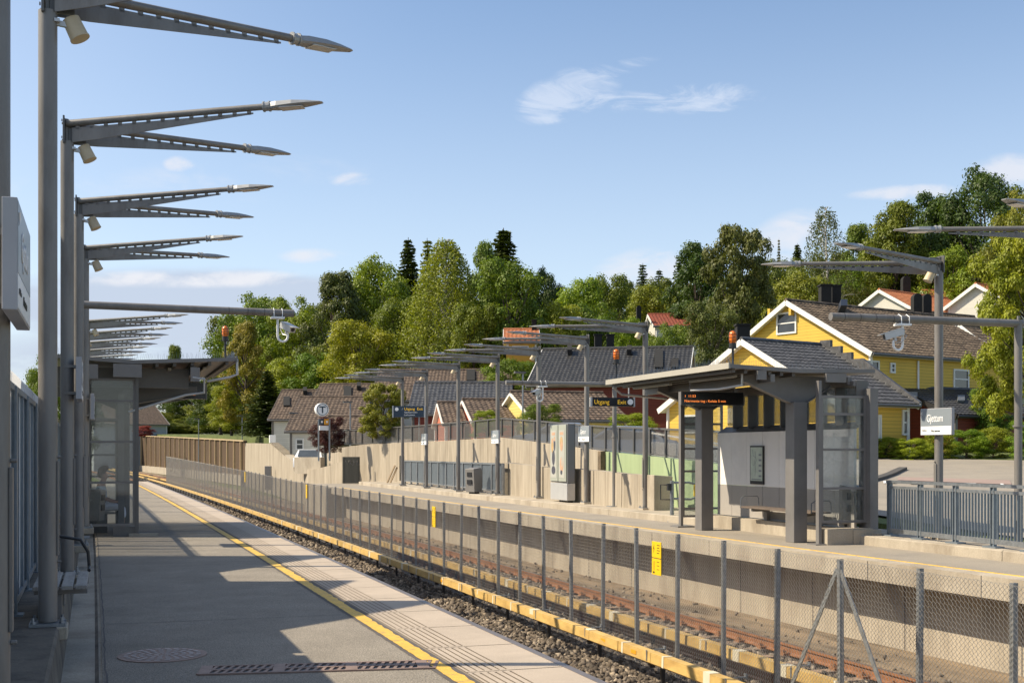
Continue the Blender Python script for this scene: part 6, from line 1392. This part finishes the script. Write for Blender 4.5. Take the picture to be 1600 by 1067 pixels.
def crown_pts(seed, nb, nl, shape='round', rb=(.10, .19)):
    """unit tree: height 1, crown radius 1 in x and y"""
    r = np.random.default_rng(seed); bl = []
    while len(bl) < nb:
        z = r.uniform(.16, .97)
        if shape == 'round': R0 = math.sqrt(max(0, 1 - ((z - .56) / .46) ** 2)) ** .8
        elif shape == 'oval': R0 = min(1, (1.02 - z) * 1.9) ** .7 * min(1, .5 + z * 1.2)
        elif shape == 'wide': R0 = math.sqrt(max(0, 1 - ((z - .50) / .52) ** 2)) ** .6
        else: R0 = (1.03 - z) * 1.3
        a = r.uniform(0, 2 * math.pi); q = r.uniform(.25, 1) ** .6 * R0 * r.uniform(.75, 1.08); bl.append((q * math.cos(a), q * math.sin(a), z, r.uniform(*rb)))
    bl = np.array(bl); wts = bl[:, 3] ** 2; wts /= wts.sum(); k = r.choice(nb, nl, p=wts); d = r.normal(size=(nl, 3)); d[:, 2] += .35; d /= np.linalg.norm(d, axis=1, keepdims=True)
    rad = r.uniform(.35, 1.05, (nl, 1)) ** .5 * bl[k, 3:4] * r.choice([.9, .9, .9, 1.2], (nl, 1))
    return bl, k, d, rad
TREES = {}
def mk_broad(key, seed, nb, nl, shape, size, W0=4.2, H0=12., rb=(.10, .19)):
    bl, k, d, rad = crown_pts(seed, nb, nl, shape, rb)
    Cb = bl[:, :3] * np.array([W0, W0, H0]); C = Cb[k] + d * rad * np.array([H0, H0, H0 * .8]) * .56
    r = np.random.default_rng(seed + 9); N_ = d + r.normal(size=d.shape) * .38 + np.array([0, 0, .25])
    me = leaf_mesh('crown_' + key, C, N_, size, MT['leaf'], seed=seed)
    b = MB(); top = H0 * .78; tr = [(0, 0, 0), (.06 * W0 * .3, 0, H0 * .2), (-.05 * W0 * .3, .1, H0 * .45), (.1, -.1, top)]; b.path(tr, [H0 * .022, H0 * .016, H0 * .011, H0 * .003], 8)
    for i in range(0, nb, max(1, nb // 22)):
        c_ = Vector(Cb[i]); z0 = max(H0 * .14, min(c_.z * .62, top * .9)); s = Vector((0, 0, z0)); mid = s.lerp(c_, .5) + Vector((0, 0, -.02 * H0)); b.path([s, mid, c_], [H0 * .008, H0 * .005, H0 * .002], 5)
    tm = b.build('trunk', MT['bark'], None, smooth=True); tmesh = tm.data; bpy.data.objects.remove(tm); TREES[key] = (me, tmesh, W0 * 1.12, H0 * 1.04)
def mk_birch(key, seed, ns, size, W0=3.2, H0=14.):
    r = np.random.default_rng(seed); C = []; N_ = []; b = MB(); b.path([(0, 0, 0), (.1, 0, H0 * .3), (-.08, .1, H0 * .6), (.05, 0, H0 * .97)], [.19, .15, .09, .02], 8)
    for i in range(ns):
        z = r.uniform(.22, 1.0); R0 = W0 * (min(1, (1.04 - z) * 1.7) ** .75) * min(1, .55 + z); a = r.uniform(0, 6.283); q = R0 * r.uniform(.15, 1) ** .55; x, y = q * math.cos(a), q * math.sin(a); zt = z * H0 + q * .15
        if i % 14 == 0: b.path([(0, 0, max(1, zt - q * .9)), (x * .6, y * .6, zt), (x, y, zt)], [.04, .02, .008], 4)
        L_ = r.uniform(.8, 2.6) * (.5 + .5 * min(1, (1.05 - z) * 2.5)); n = int(L_ * 9); t_ = r.uniform(0, 1, n); 
        C.append(np.stack([x + r.normal(size=n) * .10 + np.cos(a) * t_ * .25, y + r.normal(size=n) * .10 + np.sin(a) * t_ * .25, zt - t_ * L_], 1)); nn_ = r.normal(size=(n, 3)); nn_[:, 2] *= .5; nn_ += np.array([math.cos(a), math.sin(a), 0]) * .6; N_.append(nn_)
    me = leaf_mesh('crown_' + key, np.concatenate(C), np.concatenate(N_), size, MT['leaf'], seed=seed, asp=1.0); tm = b.build('trunk', MT['birchbark'], None, smooth=True); tmesh = tm.data; bpy.data.objects.remove(tm); TREES[key] = (me, tmesh, W0 * 1.05, H0 * 1.02)
def mk_spruce(key, seed, size, W0=2.4, H0=14., nt=34, sparse=1.0):
    r = np.random.default_rng(seed); C = []; N_ = []; b = MB(); b.path([(0, 0, 0), (0, 0, H0 * .5), (.03, 0, H0)], [.2, .12, .015], 8)
    for i in range(nt):
        z = H0 * (.08 + .90 * i / (nt - 1)); R0 = W0 * (1 - i / (nt - .4)) ** .9 * r.uniform(.8, 1.15) + .16; nbr = 11 if i < nt * .7 else 8
        for j in range(nbr):
            a = j * 6.283 / nbr + i * 2.4 + r.uniform(-.3, .3); L_ = R0 * r.uniform(.65, 1.15); n = int((L_ * 26 + 5) * sparse); t_ = r.uniform(.05, 1, n); w_ = .30 * (1 - t_) * L_ * .5 + .07
            lat = r.normal(size=n) * w_; sag = -.35 * L_ * t_ ** 1.2 + .16 * L_ * t_ ** 3
            C.append(np.stack([math.cos(a) * t_ * L_ - math.sin(a) * lat, math.sin(a) * t_ * L_ + math.cos(a) * lat, z + sag - abs(lat) * .35 + r.normal(size=n) * .03], 1)); nn_ = r.normal(size=(n, 3)) * .5; nn_[:, 2] += .9; N_.append(nn_)
            if j % 3 == 0: b.path([(0, 0, z), (math.cos(a) * L_ * .9, math.sin(a) * L_ * .9, z - .2 * L_)], [.03, .008], 4)
    me = leaf_mesh('crown_' + key, np.concatenate(C), np.concatenate(N_), size, MT['needle'], seed=seed, asp=1.2); tm = b.build('trunk', MT['bark'], None, smooth=True); tmesh = tm.data; bpy.data.objects.remove(tm); TREES[key] = (me, tmesh, W0 * 1.0, H0)
mk_broad('A', 11, 85, 36000, 'round', .115); mk_broad('B', 12, 95, 36000, 'oval', .11, rb=(.08, .15)); mk_broad('C', 13, 70, 34000, 'wide', .115, rb=(.10, .19)); mk_broad('D', 14, 110, 38000, 'oval', .105, W0=3.6, rb=(.07, .13))
mk_broad('M', 15, 120, 40000, 'wide', .13, rb=(.07, .14)); mk_birch('Bi', 21, 2200, .085); mk_birch('Bs', 22, 900, .08, W0=3.0); mk_spruce('S', 31, .13, nt=52); mk_spruce('S2', 32, .12, W0=2.2, nt=46, sparse=.7)
mk_broad('F', 16, 230, 100000, 'wide', .085, W0=4.6, H0=9., rb=(.07, .125))
GREEN, DARK, YEL, BRZ, AUT, OLV, MAP, BRI, MAR = (.125, .175, .016), (.056, .085, .014), (.235, .27, .018), (.10, .108, .026), (.22, .20, .03), (.185, .21, .022), (.095, .115, .026), (.17, .235, .016), (.075, .022, .022)
def plant(kind, px, yt, wpx, d, col, label, cat='tree', name=None, zb=None, group=None, rz=None, ybase=None):
    me, tm, W0, H0 = TREES[kind]; p = WD(px, yt, d); g_ = zgl(p.x, p.y) - .15 if zb is None else zb
    if ybase is not None: g_ = WD(px, ybase, d).z
    H_ = p.z - g_; w_ = wpx / F * d / 2 * (1.30 if cat == 'tree' and kind not in 'FM' else 1.0)
    nm = name or {'Bi': 'birch_tree', 'Bs': 'birch_tree', 'S': 'spruce_tree', 'S2': 'spruce_tree', 'M': 'maple_tree', 'F': 'maple_tree'}.get(kind, 'broadleaf_tree')
    t = thing(nm, label, cat, (p.x, p.y, g_), group); t.rotation_euler = (0, 0, random.uniform(0, 6.28) if rz is None else rz); t.scale = (w_ / W0, w_ / W0, H_ / H0)
    for n_, m_ in (('crown', me), ('trunk', tm)):
        o = bpy.data.objects.new(n_, m_); COL.objects.link(o); o.parent = t; o.color = (*[c * random.uniform(.92, 1.08) for c in col], 1)
    return t
TG = 'trees on the slope behind the houses'
TL = [
 ('A', 405, 453, 120, 152, GREEN, 'tall light green tree above the left end of the roofs, behind the camera boom end'),
 ('C', 345, 566, 90, 168, DARK, 'dark green tree behind the timber fence just right of the left shelter roof'),
 ('A', 300, 600, 92, 225, DARK, 'low dark tree behind the timber fence next to the left shelter'),
 ('B', 385, 500, 88, 136, AUT, 'tree with orange tinged autumn leaves below the left camera'),
 ('S', 418, 578, 80, 112, DARK, 'small dark spruce standing at the left end of the brown roofs'),
 ('C', 362, 602, 74, 138, YEL, 'low yellow green tree behind the timber fence left of the small spruce'),
 ('A', 460, 458, 96, 142, BRI, 'fresh green tree right of the left camera'),
 ('B', 527, 419, 112, 130, BRZ, 'bronze toned tree with a feathery top left of the tall green ones'),
 ('A', 592, 393, 118, 136, BRI, 'tall bright green tree left of the narrow dark spruce'),
 ('S', 638, 371, 110, 142, DARK, 'narrow dark spruce tip rising left of the big birch'),
 ('S2', 668, 372, 90, 152, OLV, 'paler spruce tip directly left of the birch crown'),
 ('Bi', 697, 368, 138, 112, OLV, 'big drooping yellow green birch in the middle of the tree line'),
 ('B', 757, 372, 84, 132, GREEN, 'loose topped tree between the big birch and the dark spruce'),
 ('S', 787, 356, 150, 142, DARK, 'tallest dark spruce right of the big birch'),
 ('C', 795, 402, 120, 110, GREEN, 'full round tree in front of the tallest spruce'),
 ('A', 853, 412, 66, 142, DARK, 'darker tree just right of the full round tree'),
 ('A', 903, 428, 100, 130, BRI, 'light green tree above the black roof'),
 ('C', 950, 427, 84, 136, GREEN, 'green tree left of the row of little spruce tips'),
 ('S2', 1004, 411, 70, 172, DARK, 'first little spruce tip left of the tall dark tree'), ('S2', 1030, 420, 60, 178, DARK, 'second little spruce tip left of the tall dark tree'), ('S2', 1062, 398, 75, 170, DARK, 'spruce tip touching the tall dark tree'),
 ('D', 1088, 366, 112, 122, DARK, 'tall dark green tree left of the mottled maple'),
 ('M', 1152, 346, 136, 98, MAP, 'large mottled maple left of the yellow gable'),
 ('S2', 1217, 372, 22, 170, BRZ, 'thin bare spruce spike right of the maple'), ('S', 1246, 380, 64, 165, DARK, 'small spruce between the maple and the thin birch'),
 ('Bs', 1290, 317, 100, 112, MAP, 'thin tall birch with sky showing through its top'),
 ('B', 1340, 345, 84, 122, GREEN, 'green tree right of the thin birch'),
 ('D', 1398, 300, 120, 116, GREEN, 'high green tree above the orange roofs, left one'), ('D', 1452, 285, 110, 120, DARK, 'high dark tree above the orange roofs, middle one'), ('A', 1537, 252, 130, 116, DARK, 'highest dark tree at the right above the orange roofs'),
 ('A', 1600, 288, 96, 100, OLV, 'olive tree at the right photo border behind the lamp head'),
 ('C', 1482, 384, 100, 112, BRI, 'dense bright green tree just right of the lamp arm joint'),
 ('B', 1535, 395, 90, 110, BRZ, 'brownish tree above the right white gable'),
 ('C', 1252, 425, 120, 104, OLV, 'yellow green tree behind the ridge chimneys of the yellow house'), ('A', 1345, 395, 100, 118, GREEN, 'green tree behind the left orange roof'), ('C', 1400, 380, 110, 118, BRI, 'green tree behind the round topped chimney'),
 ('C', 560, 500, 120, 112, YEL, 'yellow green tree low behind the brown roofs'), ('A', 500, 548, 100, 118, GREEN, 'low green tree above the brown roof with the square skylight'), ('C', 625, 465, 100, 116, GREEN, 'green tree at the left foot of the birch'), ('A', 452, 555, 84, 120, YEL, 'low yellow green tree above the leftmost brown roof'),
 ('C', 872, 470, 100, 112, YEL, 'yellow green tree just above the black roof, left part'), ('A', 932, 468, 100, 116, GREEN, 'green tree above the two black chimneys'), ('C', 1020, 446, 100, 128, OLV, 'olive tree above the dull red roof'), ('A', 985, 492, 70, 104, BRI, 'bright low tree left of the dull red roof'), ('C', 1112, 470, 100, 92, MAP, 'low part mottled tree left below the maple'), ('A', 1050, 500, 80, 96, GREEN, 'green shrubby tree before the dull red roof'), ('C', 740, 470, 90, 108, GREEN, 'green tree between birch and round tree low down'),
 ('A', 76, 545, 70, 120, GREEN, 'green tree seen between the two nearest left lamp posts'), ('A', 120, 560, 60, 150, DARK, 'dark tree hidden mostly behind the left lamp posts'), ('B', 272, 536, 46, 260, GREEN, 'distant treetop peeping over the left shelter roof'),
]
for q in TL: plant(*q, group=TG)
plant('M', 600, 597, 92, 63, OLV, 'yellow green leafy tree left of the dark blue exit sign', ybase=700)
plant('C', 515, 650, 50, 68, MAR, 'small maroon leaved tree right behind the metro sign', ybase=716)
plant('C', 800, 560, 110, 94, GREEN, 'green tree between the distant orange roof and the black roof')
plant('F', 1632, 345, 262, 47, YEL, 'large yellow green maple at the right border in front of the houses', ybase=700, rz=1.0)
plant('C', 848, 630, 84, 56, GREEN, 'round green shrub in front of the yellow gabled house', cat='shrub', name='shrub', ybase=694)
plant('C', 985, 645, 96, 52, YEL, 'flowering yellow green shrub below the black exit sign', cat='shrub', name='shrub', ybase=700)
plant('C', 760, 640, 60, 60, YEL, 'small yellow green shrub before the right pink house', cat='shrub', name='shrub', ybase=690)
plant('C', 492, 688, 44, 86, YEL, 'yellow green shrub beside the white parked car', cat='shrub', name='shrub', ybase=716)
plant('A', 225, 664, 36, 190, (.24, .05, .05), 'small red leaved shrub before the pale blue grey house', cat='shrub', name='shrub', ybase=684)
for k, (px, yt, w_, d, c_, lb) in enumerate([(1385, 682, 70, 52, BRI, 'leftmost shrub of the hedge beside the right shelter'), (1425, 684, 70, 51, YEL, 'shrub of the hedge left of the name sign'), (1465, 674, 70, 52, YEL, 'tall yellowish shrub of the hedge behind the name sign'), (1510, 670, 80, 53, BRI, 'bright shrub of the hedge right of the name sign'), (1552, 666, 80, 54, YEL, 'sunlit shrub of the hedge left of the border mast'), (1612, 655, 90, 52, BRI, 'shrub of the hedge at the right border'), (1545, 605, 80, 60, GREEN, 'dark rounded shrub below the pale green house')]):
    plant('C', px, yt, w_, d, c_, lb, cat='shrub', name='shrub', ybase=726 if k < 6 else 700, group='shrubs of the street side hedge')
# wood closing the slope behind the single trees
def cloud_of(name, label, cat, rows, col, seed):
    r = random.Random(seed); Vs = []
    for (px0, px1, dpx, yt0, yt1, d0, d1, keys, w0) in rows:
        px = px0
        while px < px1:
            q = (px - px0) / (px1 - px0); d = r.uniform(d0, d1); yt = yt0 + (yt1 - yt0) * q + r.uniform(-8, 10); key = r.choice(keys); me, tm, W0, H0 = TREES[key]
            co = np.empty(len(me.vertices) * 3, np.float32); me.vertices.foreach_get('co', co); co = co.reshape(-1, 4, 3); co = co[::2]
            p = WD(px, yt, d); g_ = zgl(p.x, p.y) - .3; Hh = max(2., p.z - g_); w_ = w0 * r.uniform(.8, 1.2) / F * d / 2; a = r.uniform(0, 6.28); R2 = np.array([[math.cos(a), -math.sin(a)], [math.sin(a), math.cos(a)]])
            c2 = co.copy(); c2[..., :2] = co[..., :2] @ R2.T * (w_ / W0); c2[..., 2] *= Hh / H0; ctr = c2.mean(1, keepdims=True); c2 = ctr + (c2 - ctr) * 1.25; c2 += np.array([p.x, p.y, g_]); Vs.append(c2); px += dpx * r.uniform(.8, 1.2)
    P = np.concatenate(Vs); n = len(P); me = bpy.data.meshes.new(name); me.vertices.add(n * 4); me.vertices.foreach_set('co', P.reshape(-1).astype(np.float32)); me.loops.add(n * 4); me.loops.foreach_set('vertex_index', np.arange(n * 4, dtype=np.int32))
    me.polygons.add(n); me.polygons.foreach_set('loop_start', np.arange(0, n * 4, 4, dtype=np.int32)); me.polygons.foreach_set('loop_total', np.full(n, 4, np.int32)); me.materials.append(MT['leaf']); me.update(calc_edges=True)
    o = bpy.data.objects.new(name, me); COL.objects.link(o); o.color = (*col, 1); return tag(o, label, cat, kind='stuff')
cloud_of('woodland', 'mixed green wood covering the slope behind the houses', 'wood', [(360, 700, 42, 490, 425, 160, 185, 'AC', 90), (660, 960, 42, 440, 455, 160, 190, 'AC', 90), (930, 1250, 40, 445, 405, 150, 180, 'ACD', 90), (1220, 1660, 42, 405, 340, 135, 160, 'ACD', 95)], (.11, .135, .02), 3)
cloud_of('undergrowth', 'shrubs and low trees filling the space under the tree line', 'undergrowth', [(248, 440, 14, 664, 672, 204, 210, 'AC', 44), (500, 700, 44, 545, 540, 118, 126, 'AC', 90), (330, 500, 36, 590, 560, 178, 190, 'AC', 90), (262, 400, 26, 645, 640, 212, 222, 'AC', 60), (690, 1230, 44, 520, 500, 118, 124, 'AC', 90), (1180, 1640, 46, 440, 430, 112, 122, 'AC', 90), (285, 470, 40, 625, 620, 222, 235, 'AC', 60)], (.15, .17, .02), 4)
